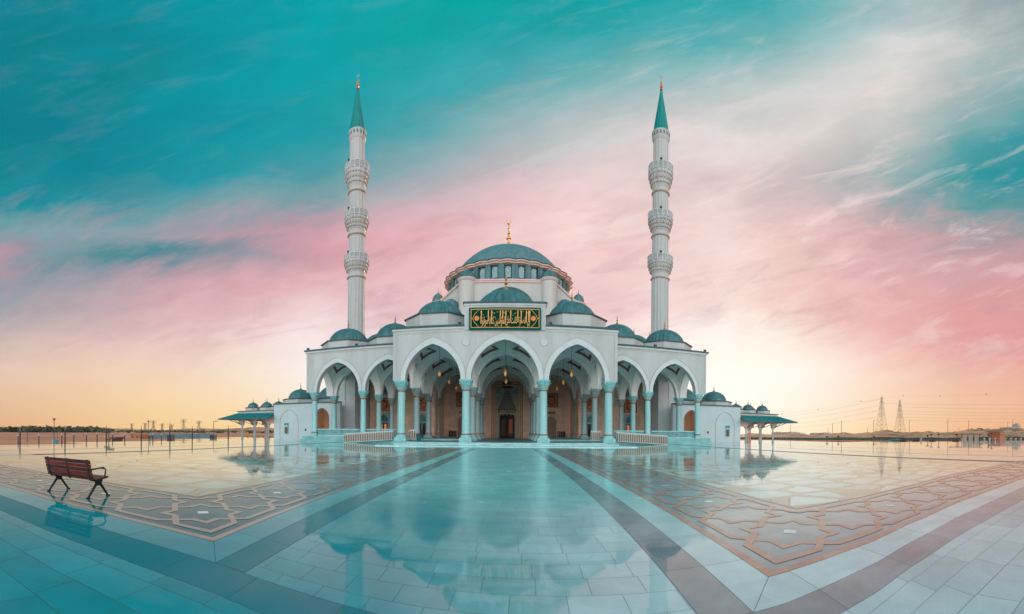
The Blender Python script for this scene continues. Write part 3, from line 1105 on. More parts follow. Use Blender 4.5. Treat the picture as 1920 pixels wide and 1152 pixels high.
# side walls and inner arches of the central block
IN = MB()
ys = (52.15, 61, 70, 79)
for x in (-14.2, 14.2):
    ar = [((a + b) / 2, (b - a) / 2 - 0.62, ZS, 4.7) for a, b in zip(ys, ys[1:])] + [(82.9, 3.2, ZS, 4.4)]
    arch_wall(IN, 'y', x, 1.2, 52.602, 86.0, 15.25, ar, ZS)
for x in (-5.05, 5.05):
    ar = [((a + b) / 2, (b - a) / 2 - 0.58, ZS, 4.7) for a, b in zip(ys, ys[1:])] + [(82.9, 3.2, ZS, 4.4)]
    arch_wall(IN, 'y', x, 1.0, 52.602, 86.0, 15.2, ar, ZS)
for y in (61, 70, 79):
    arch_wall(IN, 'x', y, 1.0, -13.6, -5.55, 15.2, [(-9.43, 3.78, ZS, 4.7)], ZS)
    arch_wall(IN, 'x', y, 1.0, 5.55, 13.6, 15.2, [(9.43, 3.78, ZS, 4.7)], ZS)
    arch_wall(IN, 'x', y, 1.0, -4.55, 4.55, 15.2, [(0, 4.4, ZS, 4.95)], ZS)
IN.build('inner_arcade', 'vault', mosque)


def vault(x0, x1, y0, y1, zs, H, zmax):
    xc, yc, ax, ay = (x0 + x1) / 2, (y0 + y1) / 2, (x1 - x0) / 2, (y1 - y0) / 2

    def Z(s, t):
        return zs + min(H * math.sqrt(max(0, 2 - s * s - t * t)) * 1.02, zmax - zs)
    mb = MB()
    n = 18
    vs = []
    for j in range(n + 1):
        for i in range(n + 1):
            s, t = -1 + 2 * i / n, -1 + 2 * j / n
            vs.append((xc + s * ax, yc + t * ay, Z(s, t)))
    mb.add(vs, [(j * (n + 1) + i, (j + 1) * (n + 1) + i, (j + 1) * (n + 1) + i + 1, j * (n + 1) + i + 1) for j in range(n) for i in range(n)])
    # painted triangles on the pendentives
    for sx in (-1, 1):
        for sy in (-1, 1):
            tri = [(0.80, 0.80), (0.84, 0.20), (0.20, 0.84)]
            cxm = sum(p[0] for p in tri) / 3
            cym = sum(p[1] for p in tri) / 3
            inn = [(cxm + (p[0] - cxm) * 0.58, cym + (p[1] - cym) * 0.58) for p in tri]
            for k in range(3):
                a, b, c_, d = tri[k], tri[(k + 1) % 3], inn[(k + 1) % 3], inn[k]
                m = 8
                vs2 = []
                for q in range(m + 1):
                    f = q / m
                    for p0, p1 in ((a, b), (d, c_)):
                        s, t = (p0[0] + (p1[0] - p0[0]) * f) * sx, (p0[1] + (p1[1] - p0[1]) * f) * sy
                        vs2.append((xc + s * ax * 0.995, yc + t * ay * 0.995, Z(s, t) - 0.07))
                mb.add(vs2, [(2 * q, 2 * q + 1, 2 * q + 3, 2 * q + 2) for q in range(m)], 1)
    # carved ring round the crown
    R = 0.50
    for k in range(44):
        a = 2 * PI * k / 44
        mb.rbox((xc + math.cos(a) * ax * R, yc + math.sin(a) * ay * R, zmax - 0.06), (0.16, 0.24, 0.1), a, 2)
        mb.rbox((xc + math.cos(a + .07) * ax * R * 1.14, yc + math.sin(a + .07) * ay * R * 1.14, zmax - 0.06), (0.13, 0.13, 0.1), a + 0.78, 2)
    return mb.build('vault', ['vault', 'band', 'cap'], mosque)


for y0, y1 in ((52.6, 60.5), (61.5, 69.5), (70.5, 78.5), (79.5, 86)):
    vault(-13.6, -5.55, y0, y1, ZS, 4.75, 14.75)
    vault(-4.55, 4.55, y0, y1, ZS, 4.95, 14.95)
    vault(5.55, 13.6, y0, y1, ZS, 4.75, 14.75)

R_ = MB()
R_.box(-14.79, 14.79, 52.59, 88, 15.0, 15.28)
R_.build('roof', 'cream', mosque)
C_ = MB()
C_.box(-15.1, -5.25, 51.2, 52.9, 15.302, 15.52)
C_.box(5.25, 15.1, 51.2, 52.9, 15.302, 15.52)
C_.box(-15.1, -14.6, 52.9, 88, 15.302, 15.52)
C_.box(14.6, 15.1, 52.9, 88, 15.302, 15.52)
C_.box(-5.45, 5.45, 51.2, 54.3, 18.202, 18.42)
C_.build('coping', 'cap', mosque)
SB = MB()
SB.box(-5.25, 5.25, 51.35, 54.1, 14.8, 18.2)
SB.box(-5.32, 5.32, 51.28, 54.12, 17.9, 18.19)
SB.build('sign_parapet', 'wall', mosque)
for s_ in (-1, 1):
    ML = MB()
    ML.box(min(s_ * 5.28, s_ * 14.98), max(s_ * 5.28, s_ * 14.98), 51.38, 51.495, 15.0, 15.29)
    ML.build('cornice', 'trim', mosque)

# wings
ZW, HW = 7.5, 4.25
for s_ in (-1, 1):
    def X(a, b):
        return (min(s_ * a, s_ * b), max(s_ * a, s_ * b))
    x0, x1 = X(14.86, 29.2)
    arW = [(s_ * 16.2, 3.42, ZW, HW), (s_ * 24.03, 3.42, ZW, HW)]
    w = MB()
    arch_wall(w, 'x', 54.0, 1.0, x0, x1, 13.7, arW, ZW)
    w.build('wing_arcade', 'wall', mosque)
    w = MB()
    for y in (61, 68):
        arch_wall(w, 'x', y, 0.9, x0, X(14.86, 28.0)[1] if s_ > 0 else x1, 13.6, arW, ZW) if s_ > 0 else arch_wall(w, 'x', y, 0.9, -28.0, -14.86, 13.6, arW, ZW)
    for x, t in ((s_ * 20.05, 0.9), (s_ * 28.55, 1.2)):
        arch_wall(w, 'y', x, t, 54.502, 75.5, 13.69 if t > 1 else 13.6, [(57.6, 2.75, ZW, 4.0), (64.5, 2.95, ZW, 4.0), (71.6, 2.95, ZW, 4.0)], ZW)
    w.build('wing_inner_arcade', 'vault', mosque)
    al = MB()
    for uc, h, zs, H in arW:
        ab = MB()
        clip = (14.9, 40)
        arch_band(ab, 'x', 53.44, 53.497, (uc, h, zs, H), (uc, h + 0.5, zs, H + 0.72), clip=clip)
        arch_band(al, 'x', 53.40, 53.496, (uc, h + 0.5, zs, H + 0.72), (uc, h + 0.555, zs, H + 0.78), clip=clip)
        ab.build('archivolt', 'trim', mosque)
    a_, b_ = X(14.9, 28.9)
    al.box(a_, b_, 53.46, 53.496, 13.2, 13.245)
    a_, b_ = X(28.86, 28.9)
    al.box(a_, b_, 53.46, 53.496, 7.7, 13.2)
    al.build('moulding_line', 'beige', mosque)
    cc = MB()
    a_, b_ = X(14.86, 29.5)
    cc.box(a_, b_, 53.2, 54.6, 13.72, 13.93)
    a_, b_ = X(28.9, 29.5)
    cc.box(a_, b_, 54.6, 76, 13.72, 13.93)
    cc.build('coping', 'cap', mosque)
    cc = MB()
    a_, b_ = X(14.86, 29.35)
    cc.box(a_, b_, 53.34, 54.5, 13.45, 13.715)
    a_, b_ = X(29.16, 29.35)
    cc.box(a_, b_, 54.51, 76, 13.45, 13.715)
    cc.build('cornice', 'trim', mosque)
    cc = MB()
    a_, b_ = X(14.86, 29.1)
    cc.box(a_, b_, 54.51, 76, 13.55, 13.69)
    cc.build('roof', 'cream', mosque)
    for ya, yb in ((54.5, 60.55), (61.45, 67.55), (68.45, 75.5)):
        for xa, xb in ((14.86, 19.6), (20.5, 27.95)):
            a_, b_ = X(xa, xb)
            vault(a_ if not (xa < 15 and s_ > 0) else 12.9, b_ if not (xa < 15 and s_ < 0) else -12.9, ya, yb, ZW, 4.2, 13.35)
    # rear and end walls
    q = MB()
    a_, b_ = X(13.6, 27.0)
    q.box(a_, b_, 75.5, 76.3, 0.8, 13.6)
    for xx in (27.0 - 0.7, 20.05, 14.2):
        a_, b_ = X(xx - 0.5, xx + 0.5)
        q.box(a_, b_, 75.1, 75.5, 0.85, 13.5)
    q.build('rear_wall', 'pink', mosque)
    q = MB()
    a_, b_ = X(27.0, 31.6)
    q.box(a_, b_, 69.2, 90.0, 0.0, 13.4)
    a_, b_ = X(26.3, 29.5)
    q.box(a_, b_, 66.0, 69.2, 0.0, 13.35)
    a_, b_ = X(28.2, 28.5)
    q.box(a_, b_, 65.9, 65.998, 0.9, 13.2)
    q.build('end_wall', 'trim', mosque)
    q = MB()
    a_, b_ = X(13.6, 14.8)
    q.box(a_, b_, 76.3, 87, 0.2, 15.0)
    q.build('side_wall', 'pink', mosque)

# central rear wall
q = MB()
q.box(-13.6, -3.4, 86.0, 87.2, 0.2, 15.2)
q.box(3.4, 13.6, 86.0, 87.2, 0.2, 15.2)
q.box(-3.4, 3.4, 86.0, 87.2, 12.6, 15.2)
for x in (-13.0, -5.05, 5.05, 13.0):
    q.box(x - 0.75, x + 0.75, 85.5, 86.0, 0.3, 15.0)
q.build('rear_wall', 'pink', mosque)

# portal
po = MB()
po.box(-3.4, 3.4, 86.75, 87.3, 0.25, 12.6)                       # back of the recess (grey-teal)
portal = po.build('portal', mat('portal_stone', (0.27, 0.32, 0.31), 0.5, var=0.15, vscale=2), mosque)
fr = MB()
for k, (xo, w_, zt, yf) in enumerate(((3.15, 0.16, 12.3, 86.2), (2.72, 0.14, 11.7, 86.3), (2.30, 0.10, 11.2, 86.4))):
    if k == 2:
        continue
    fr.box(-xo, -xo + w_, yf, 86.76, 0.3, zt)
    fr.box(xo - w_, xo, yf, 86.76, 0.3, zt)
    fr.box(-xo + w_, xo - w_, yf, 86.76, zt - w_, zt)
# stepped outline over the niche
stp = [(2.2, 6.9), (2.0, 6.9), (2.0, 7.6), (1.65, 7.6), (1.65, 8.3), (1.32, 8.3), (1.32, 8.9), (1.02, 8.9), (1.02, 9.5), (0.74, 9.5), (0.74, 10.1), (0.45, 10.1), (0.45, 10.6), (0.16, 10.6), (0.0, 11.0)]
for s_ in (-1, 1):
    for (xa, za), (xb, zb) in zip(stp, stp[1:]):
        fr.box(min(s_ * xa, s_ * xb) - 0.05, max(s_ * xa, s_ * xb) + 0.05, 86.52, 86.745, min(za, zb) - 0.07, max(za, zb) + 0.07)
    fr.box(min(s_ * 2.2, s_ * 2.1), max(s_ * 2.2, s_ * 2.1), 86.5, 86.745, 0.3, 6.95)
    fr.lathe([(0.28, 0), (0.28, 0.08), (0.2, 0.08)], seg=4) if False else None
fr.build('gilded_frame', 'goldpaint', portal)
mu = MB()
for row in range(11):
    z = 6.4 + row * 0.42
    wrow = 2.1 * (1 - row / 11.5)
    n = max(1, int(wrow / 0.21))
    for i in range(-n, n + 1):
        x = i * wrow / max(n, 1) * 0.93
        mu.prism([(x - 0.09, z + 0.38), (x - 0.09, z + 0.10), (x, z - 0.05), (x + 0.09, z + 0.10), (x + 0.09, z + 0.38)], 86.40 + 0.02 * (i % 2) + row * 0.012, 86.748)
mu.build('stalactite_niche', mat('stalactite_stone', (0.17, 0.17, 0.15), 0.55, var=0.6, vscale=5, col2='6a3a28', c2s=(0.62, 0.72)), portal)
for s_ in (-1, 1):
    rd = MB()
    for k in range(20):
        a = 2 * PI * k / 20
        rd.box(s_ * 1.9 + 0.27 * math.cos(a) - 0.05, s_ * 1.9 + 0.27 * math.cos(a) + 0.05, 86.6, 86.745, 10.55 + 0.27 * math.sin(a) - 0.05, 10.55 + 0.27 * math.sin(a) + 0.05)
    rd.build('red_roundel', 'copper', portal)
pl = MB()
pl.box(-2.1, 2.1, 86.42, 86.74, 5.75, 6.75)
pl.box(-2.02, 2.02, 86.40, 86.42, 5.83, 6.67, 1)
insc = pl.build('inscription_band', ['goldpaint', 'black'], portal)
dr = MB()
dr.box(-1.62, 1.62, 86.45, 86.74, 0.3, 4.9)
for s_ in (-1, 1):
    dr.prism([(s_ * 1.62, 4.9), (s_ * 1.3, 5.5), (s_ * 0.9, 5.2), (s_ * 0.4, 5.65), (0, 5.2), (0, 4.9)][::s_], 86.5, 86.74)
door = dr.build('door', 'darkwood', portal)
for sx, lit in ((-1, 0), (1, 1)):
    dg = MB()
    for i in range(3):
        for j in range(16):
            xx = sx * 0.78 + (i - 1) * 0.26 + (0.13 if j % 2 else 0) - 0.06
            zz = 0.8 + j * 0.235
            dg.prism([(xx - 0.065, zz), (xx, zz - 0.08), (xx + 0.065, zz), (xx, zz + 0.08)], 86.43, 86.448, mi=1 if lit and j > 2 else 0)
    dg.build('door_lattice', ['copper', 'glow'], door)

# windows and plaques on the rear walls
def window(xc, y, z0, w, h, lit=False):
    o = MB()
    o.box(xc - w / 2, xc + w / 2, y - 0.18, y - 0.002, z0, z0 + h)
    f = o.build('window', 'greycap', mosque)
    o = MB()
    o.prism([(xc - w * 0.38, z0 + h * 0.62), (xc + w * 0.38, z0 + h * 0.62), (xc + w * 0.36, z0 + h * 0.78), (xc, z0 + h * 0.93), (xc - w * 0.36, z0 + h * 0.78)], y - 0.21, y - 0.181)
    o.build('arched_grille', 'leaddark', f)
    o = MB()
    o.box(xc - w * 0.36, xc + w * 0.36, y - 0.2, y - 0.181, z0 + 0.05, z0 + h * 0.55)
    for k in (-1, 1):
        o.box(xc + k * w * 0.17 - w * 0.09, xc + k * w * 0.17 + w * 0.09, y - 0.22, y - 0.2, z0 + 0.1, z0 + h * 0.5, 1)
    o.build('pane', ['glass', 'glow' if lit else 'darkwood'], f)


for s_ in (-1, 1):
    for x in (16.2, 24.0):
        window(s_ * x, 75.1 + 0.4, 0.9, 2.4, 4.4, lit=(s_ < 0 and x > 20) or (s_ > 0 and x > 20))
    # blind pointed niches on the central rear wall
    q = MB()
    q.prism([(s_ * 9.43 - 1.2, 0.6)] + arch_pts(s_ * 9.43, 1.2, 3.6, 1.5, 6) + [(s_ * 9.43 + 1.2, 0.6)], 85.93, 85.998)
    nb = q.build('blind_niche', mat('niche_stone', (0.33, 0.21, 0.16), 0.6, var=0.12), mosque)
    q = MB()
    arch_band(q, 'x', 85.88, 85.995, (s_ * 9.43, 1.2, 3.6, 1.5), (s_ * 9.43, 1.4, 3.6, 1.75))
    q.build('niche_moulding', 'beige', nb)
    q = MB()
    q.box(s_ * 9.43 - 1.05, s_ * 9.43 + 1.05, 85.85, 85.998, 5.5, 6.2)
    q.box(s_ * 9.43 - 0.95, s_ * 9.43 + 0.95, 85.83, 85.85, 5.6, 6.1, 1)
    for k in range(9):
        q.box(s_ * 9.43 - 0.85 + k * 0.2, s_ * 9.43 - 0.79 + k * 0.2, 85.82, 85.83, 5.68 + 0.08 * (k % 2), 6.0, 0)
    q.build('wall_plaque', ['goldpaint', 'black'], mosque)
    # tall latticed lights above the wing doors
    for x in (16.2, 24.0):
        q = MB()
        q.prism([(s_ * x - 0.9, 8.9)] + arch_pts(s_ * x, 0.9, 10.6, 1.2, 6) + [(s_ * x + 0.9, 8.9)], 75.42, 75.498, mi=0)
        for i in range(7):
            for j in range(9):
                xx = s_ * x - 0.75 + i * 0.25 + (0.125 if j % 2 else 0)
                zz = 9.1 + j * 0.26
                if abs(xx - s_ * x) < 0.8 - max(0, zz - 10.6) * 0.6:
                    q.prism([(xx - 0.07, zz), (xx, zz - 0.08), (xx + 0.07, zz), (xx, zz + 0.08)], 75.39, 75.419, mi=1)
        q.build('high_lattice_window', ['leaddark', 'lattice'], mosque)

# balustrades of the wings
def balustrade(x0, x1, y, z0=0.95, z1=1.95, axis='x'):
    b = MB()
    def bx(u0, u1, d0, d1, za, zb):
        if axis == 'x':
            b.box(u0, u1, y + d0, y + d1, za, zb)
        else:
            b.box(y + d0, y + d1, u0, u1, za, zb)
    bx(x0, x1, -0.16, 0.16, z1 - 0.16, z1)
    bx(x0, x1, -0.14, 0.14, z0 - 0.1, z0 + 0.10)
    n = int((x1 - x0) / 0.42)
    st = (x1 - x0) / n
    for i in range(n):
        u = x0 + i * st
        for (ua, za, ub, zb) in ((u, z0 + 0.1, u + st, z1 - 0.16), (u + st, z0 + 0.1, u, z1 - 0.16), (u, (z0 + z1) / 2, u + st / 2, z1 - 0.16), (u + st / 2, z1 - 0.16, u + st, (z0 + z1) / 2), (u, (z0 + z1) / 2, u + st / 2, z0 + 0.1), (u + st / 2, z0 + 0.1, u + st, (z0 + z1) / 2)):
            p0 = (ua, y, za) if axis == 'x' else (y, ua, za)
            p1 = (ub, y, zb) if axis == 'x' else (y, ub, zb)
            b.tube([p0, p1], 0.035, 4)
    return b.build('balustrade', 'teal', mosque)


for s_ in (-1, 1):
    for a, b in ((15.0, 19.5), (20.6, 27.4)):
        balustrade(min(s_ * a, s_ * b), max(s_ * a, s_ * b), 54.0)
    balustrade(54.6, 60.4, s_ * 28.0, axis='y')
    balustrade(61.6, 67.4, s_ * 28.0, axis='y')

# ------------------------------------------------------------------ domes
def finial(parent, x, y, z, s=1.0, crescent=False):
    f = MB()
    f.lathe([(0.42 * s, -0.12 * s), (0.30 * s, 0.05 * s), (0.12 * s, 0.35 * s), (0.06 * s, 0.5 * s), (0.05 * s, 0.55 * s), (0.16 * s, 0.66 * s), (0.05 * s, 0.78 * s), (0.045 * s, 0.9 * s), (0.11 * s, 0.98 * s), (0.04 * s, 1.07 * s), (0.035 * s, 1.2 * s), (0.075 * s, 1.27 * s), (0.02 * s, 1.36 * s), (0.001, 1.5 * s)], x, y, z, 12)
    return f.build('finial', 'gold', parent, True)


def dome(x, y, z, R, H, ribs=32, mt='lead', fs=1.0, parent=None, seg=None, half=False, amp=0.03, name='dome'):
    d = MB()
    n = 14
    prof = [(R * 1.05, -0.12), (R * 1.05, 0.0)]
    for i in range(n + 1):
        a = PI / 2 * i / n
        prof.append((max(0.002, R * math.cos(a)), H * math.sin(a)))
    seg = seg or ribs * 4
    if half:
        d.lathe(prof, x, y, z, seg, ribs=ribs, amp=amp, a0=PI, a1=2 * PI)
    else:
        d.lathe(prof, x, y, z, seg, ribs=ribs, amp=amp)
    o = d.build(name, mt, parent or mosque, 'all' if amp < 0.02 else True)
    if fs:
        finial(o, x, y, z + H, fs)
    return o


def octo(x, y, z0, z1, ap, parent=None, capn=True):
    R = ap / math.cos(PI / 8)
    d = MB()
    d.lathe([(R, z0), (R, z1 - 0.16)], x, y, 0, 8, rot=PI / 8)
    o = d.build('octagonal_drum', 'wall', parent or mosque)
    d = MB()
    d.lathe([(R * 1.045, z1 - 0.16), (R * 1.045, z1)], x, y, 0, 8, rot=PI / 8)
    d.build('drum_coping', 'cap', o)
    return o


for s_ in (-1, 1):
    octo(s_ * 9.43, 56.6, 15.28, 17.45, 4.55)
    dome(s_ * 9.43, 56.6, 17.45, 3.35, 2.75, 36, fs=1.05, amp=0.035)
    for y in (65.5, 74.5):
        octo(s_ * 9.43, y, 15.28, 17.3, 4.2)
        dome(s_ * 9.43, y, 17.3, 3.2, 2.6, 32, fs=1.0, amp=0.02)
    for x, y, zb, R, H in ((24.03, 57.6, 15.15, 3.0, 2.45), (16.4, 57.6, 15.15, 2.9, 2.6), (24.03, 64.5, 15.4, 2.6, 2.2), (23.6, 72.0, 17.6, 3.0, 2.5), (16.4, 64.5, 15.4, 2.8, 2.4)):
        octo(s_ * x, y, 13.68, zb, R + 0.85)
        dome(s_ * x, y, zb, R, H, 32, fs=0.95, amp=0.035)
octo(0, 57.6, 15.28, 18.3, 4.6)
dome(0, 57.6, 18.3, 4.2, 3.55, 24, fs=1.75, amp=0.075)

# prayer hall and stepped upper blocks
q = MB()
q.box(-27, 27, 87.3, 132, 0, 14)
q.box(-20, 20, 88.5, 124, 14, 22)
q.box(-14.5, 14.5, 86.8, 116, 15.3, 26.5)
q.build('prayer_hall', 'cream', mosque)
q = MB()
q.box(-9.2, 9.2, 84.5, 86.78, 22, 33.6)
q.box(-10.2, 10.2, 86.785, 114, 26.5, 34.0)
q.build('upper_block', 'cream', mosque)
q = MB()
q.box(-9.2, 9.2, 84.2, 86.0, 33.602, 33.95)
q.box(-9.2, 9.2, 84.3, 84.49, 33.25, 33.60)
q.build('upper_cornice', 'blush', mosque)
for s_ in (-1, 1):
    # sloping buttress
    q = MB()
    poly = [(s_ * 9.8, 24), (s_ * 16.8, 24), (s_ * 16.8, 29.4), (s_ * 14.6, 30.4), (s_ * 10.2, 34.2), (s_ * 9.8, 34.2)]
    q.prism(poly[::s_], 86.9, 112)
    q.build('sloping_buttress', 'cream', mosque)
    q = MB()
    q.prism([(s_ * 10.2, 34.21), (s_ * 14.6, 30.41), (s_ * 16.9, 29.41), (s_ * 16.9, 29.80), (s_ * 14.7, 30.85), (s_ * 10.2, 34.65)][::s_], 86.6, 112.1)
    q.build('buttress_coping', 'blush', mosque)
    # front turrets
    t = MB()
    t.lathe([(1.72, 22), (1.72, 33.5), (1.86, 33.6), (2.0, 33.9), (2.0, 34.15), (1.8, 34.2)], s_ * 8.75, 84.9, 0, 32)
    to = t.build('turret', 'cream', mosque, True)
    t = MB()
    t.lathe([(2.02, 33.92), (2.04, 34.1), (1.98, 34.16)], s_ * 8.75, 84.9, 0, 32)
    t.build('turret_rim', 'blush', to, True)
    dome(s_ * 8.75, 84.9, 34.15, 1.72, 2.0, 16, fs=0.95, amp=0.07, parent=to)
    # corner turrets
    t = MB()
    t.lathe([(1.25, 24), (1.25, 29.4), (1.7, 30.2), (1.75, 30.6), (1.3, 30.65)], s_ * 16.3, 92, 1.1, 24)
    to = t.build('corner_turret', 'blush', mosque, True)
    dome(s_ * 16.3, 92, 31.7, 1.35, 2.2, 14, 'leadgrey', fs=0.8, amp=0.07, parent=to)
    # small grey half domes in front of the buttress
    dome(s_ * 12.4, 86.6, 27.3, 2.1, 3.4, 12, 'leadgrey', fs=0, amp=0.05, name='half_dome')
    q = MB()
    q.lathe([(2.9, 22.0), (2.9, 24.6), (3.1, 24.7), (3.1, 24.9), (2.6, 24.95), (2.6, 26.2)], s_ * 9.4, 85.2, 0, 32)
    q.build('turret_base', 'cream', mosque, True)
    q = MB()
    for z in (24.62, 23.3):
        q.lathe([(3.14, z), (3.18, z + 0.1), (3.14, z + 0.22)], s_ * 9.4, 85.2, 0, 32)
    q.build('dark_moulding', 'cap', mosque, True)
sd_ = dome(0, 86.2, 26.2, 6.3, 6.4, 28, 'leaddark', fs=0, amp=0.03, name='semi_dome')

# main drum, cornice and dome
YC = 100.0
dd = MB()
NW = 32
dd.lathe([(14.4, 33.6), (14.4, 37.8)], 0, YC, 0, 64)
drum = dd.build('main_drum', 'leaddark', mosque)
for k in range(NW):
    a = 2 * PI * (k + 0.5) / NW
    pb = MB()
    pb.rbox((math.cos(a) * 14.6, YC + math.sin(a) * 14.6, 35.7), (0.7, 1.2, 3.98), a)
    pb.build('pilaster', 'lead', drum)
for k in range(NW):
    a = 2 * PI * k / NW
    if math.sin(a) > 0.45:
        continue
    wv = MB()
    pts = [(-0.68, 0)] + arch_pts(0, 0.68, 1.85, 0.7, 5) + [(0.68, 0)]
    wv.prism(pts, -0.06, 0.0)
    o = wv.build('drum_window', 'leaddark', drum, loc=(math.cos(a) * 14.43, YC - 52 + math.sin(a) * 14.43, 34.72))
    o.rotation_euler = (0, 0, a + PI / 2)
    wv = MB()
    for j in range(9):
        for i in range(4):
            xx = -0.42 + i * 0.29 + (0.13 if j % 2 else 0) - 0.06
            zz = 0.16 + j * 0.255
            if abs(xx) < 0.62 - max(0, zz - 1.95) * 0.7:
                wv.prism([(xx - 0.13, zz), (xx, zz - 0.14), (xx + 0.13, zz), (xx, zz + 0.14)], -0.11, -0.061)
    wv.build('lattice', 'lattice', o, loc=(0, 0, 0))
cn = MB()
cn.lathe([(14.9, 37.45), (15.15, 37.55), (15.15, 37.75), (15.5, 37.9), (15.52, 38.15), (14.4, 38.3)], 0, YC, 0, NW * 8, ribs=NW, amp=0.028)
cn.build('main_cornice', 'blush', mosque, True)
cn = MB()
cn.lathe([(15.4, 38.18), (15.62, 38.22), (15.6, 38.34), (13.7, 38.38)], 0, YC, 0, NW * 8, ribs=NW, amp=0.028)
cn.build('cornice_capping', 'cap', mosque, True)
cn = MB()
cn.lathe([(15.25, 33.3), (15.5, 33.45), (15.5, 33.65), (15.1, 33.7)], 0, YC, 0, 96)
cn.build('drum_base_moulding', 'blush', mosque, True)
cn = MB()
cn.lathe([(15.1, 27.0), (15.1, 33.45)], 0, YC, 0, 64)
cn.build('drum_base', 'cream', mosque)
md = MB()
Rs, Hh = 13.9, 8.8
Rsph = (Rs * Rs + Hh * Hh) / (2 * Hh)
prof = []
aa_ = math.asin(min(1, Rs / Rsph))
for i in range(17):
    a = aa_ * (1 - i / 16)
    prof.append((max(0.003, Rsph * math.sin(a)), Rsph * math.cos(a) - (Rsph - Hh)))
md.lathe(prof, 0, YC, 38.35, 320, ribs=80, amp=0.010)
mdo = md.build('main_dome', mat('weathered_lead', (0.16, 0.25, 0.268), 0.45, 0.2, var=0.2, vscale=1.2, joints=(0.9, 1.1, 0.28), col2='3c7f84', c2s=(0.5, 0.8)), mosque, 'all')
fn = MB()
fn.lathe([(0.75, 0), (0.62, 0.3), (0.42, 0.9), (0.34, 1.2), (0.66, 1.35), (0.66, 1.5), (0.34, 1.7), (0.26, 2.5), (0.30, 2.7), (0.62, 2.85), (0.62, 3.0), (0.26, 3.2), (0.2, 4.0), (0.45, 4.15), (0.2, 4.35), (0.14, 5.2), (0.32, 5.35), (0.12, 5.5), (0.1, 6.1), (0.2, 6.2), (0.05, 6.35), (0.04, 6.7)], 0, YC, 47.05, 16)
pts = []
for k in range(21):
    a = math.radians(-60 + 300 * k / 20 - 60) - PI / 2 * 0
    a = math.radians(120 + 300 * k / 20)
    pts.append((0.5 * math.cos(a), 0.5 * math.sin(a)))
for k in range(20):
    th = 0.14 * math.sin(PI * (k + 0.5) / 20) + 0.02
    fn.tube([(pts[k][0], YC, 47.05 + 7.1 + pts[k][1]), (pts[k + 1][0], YC, 47.05 + 7.1 + pts[k + 1][1])], th, 6)
fn.build('finial', 'gold', mdo, True)

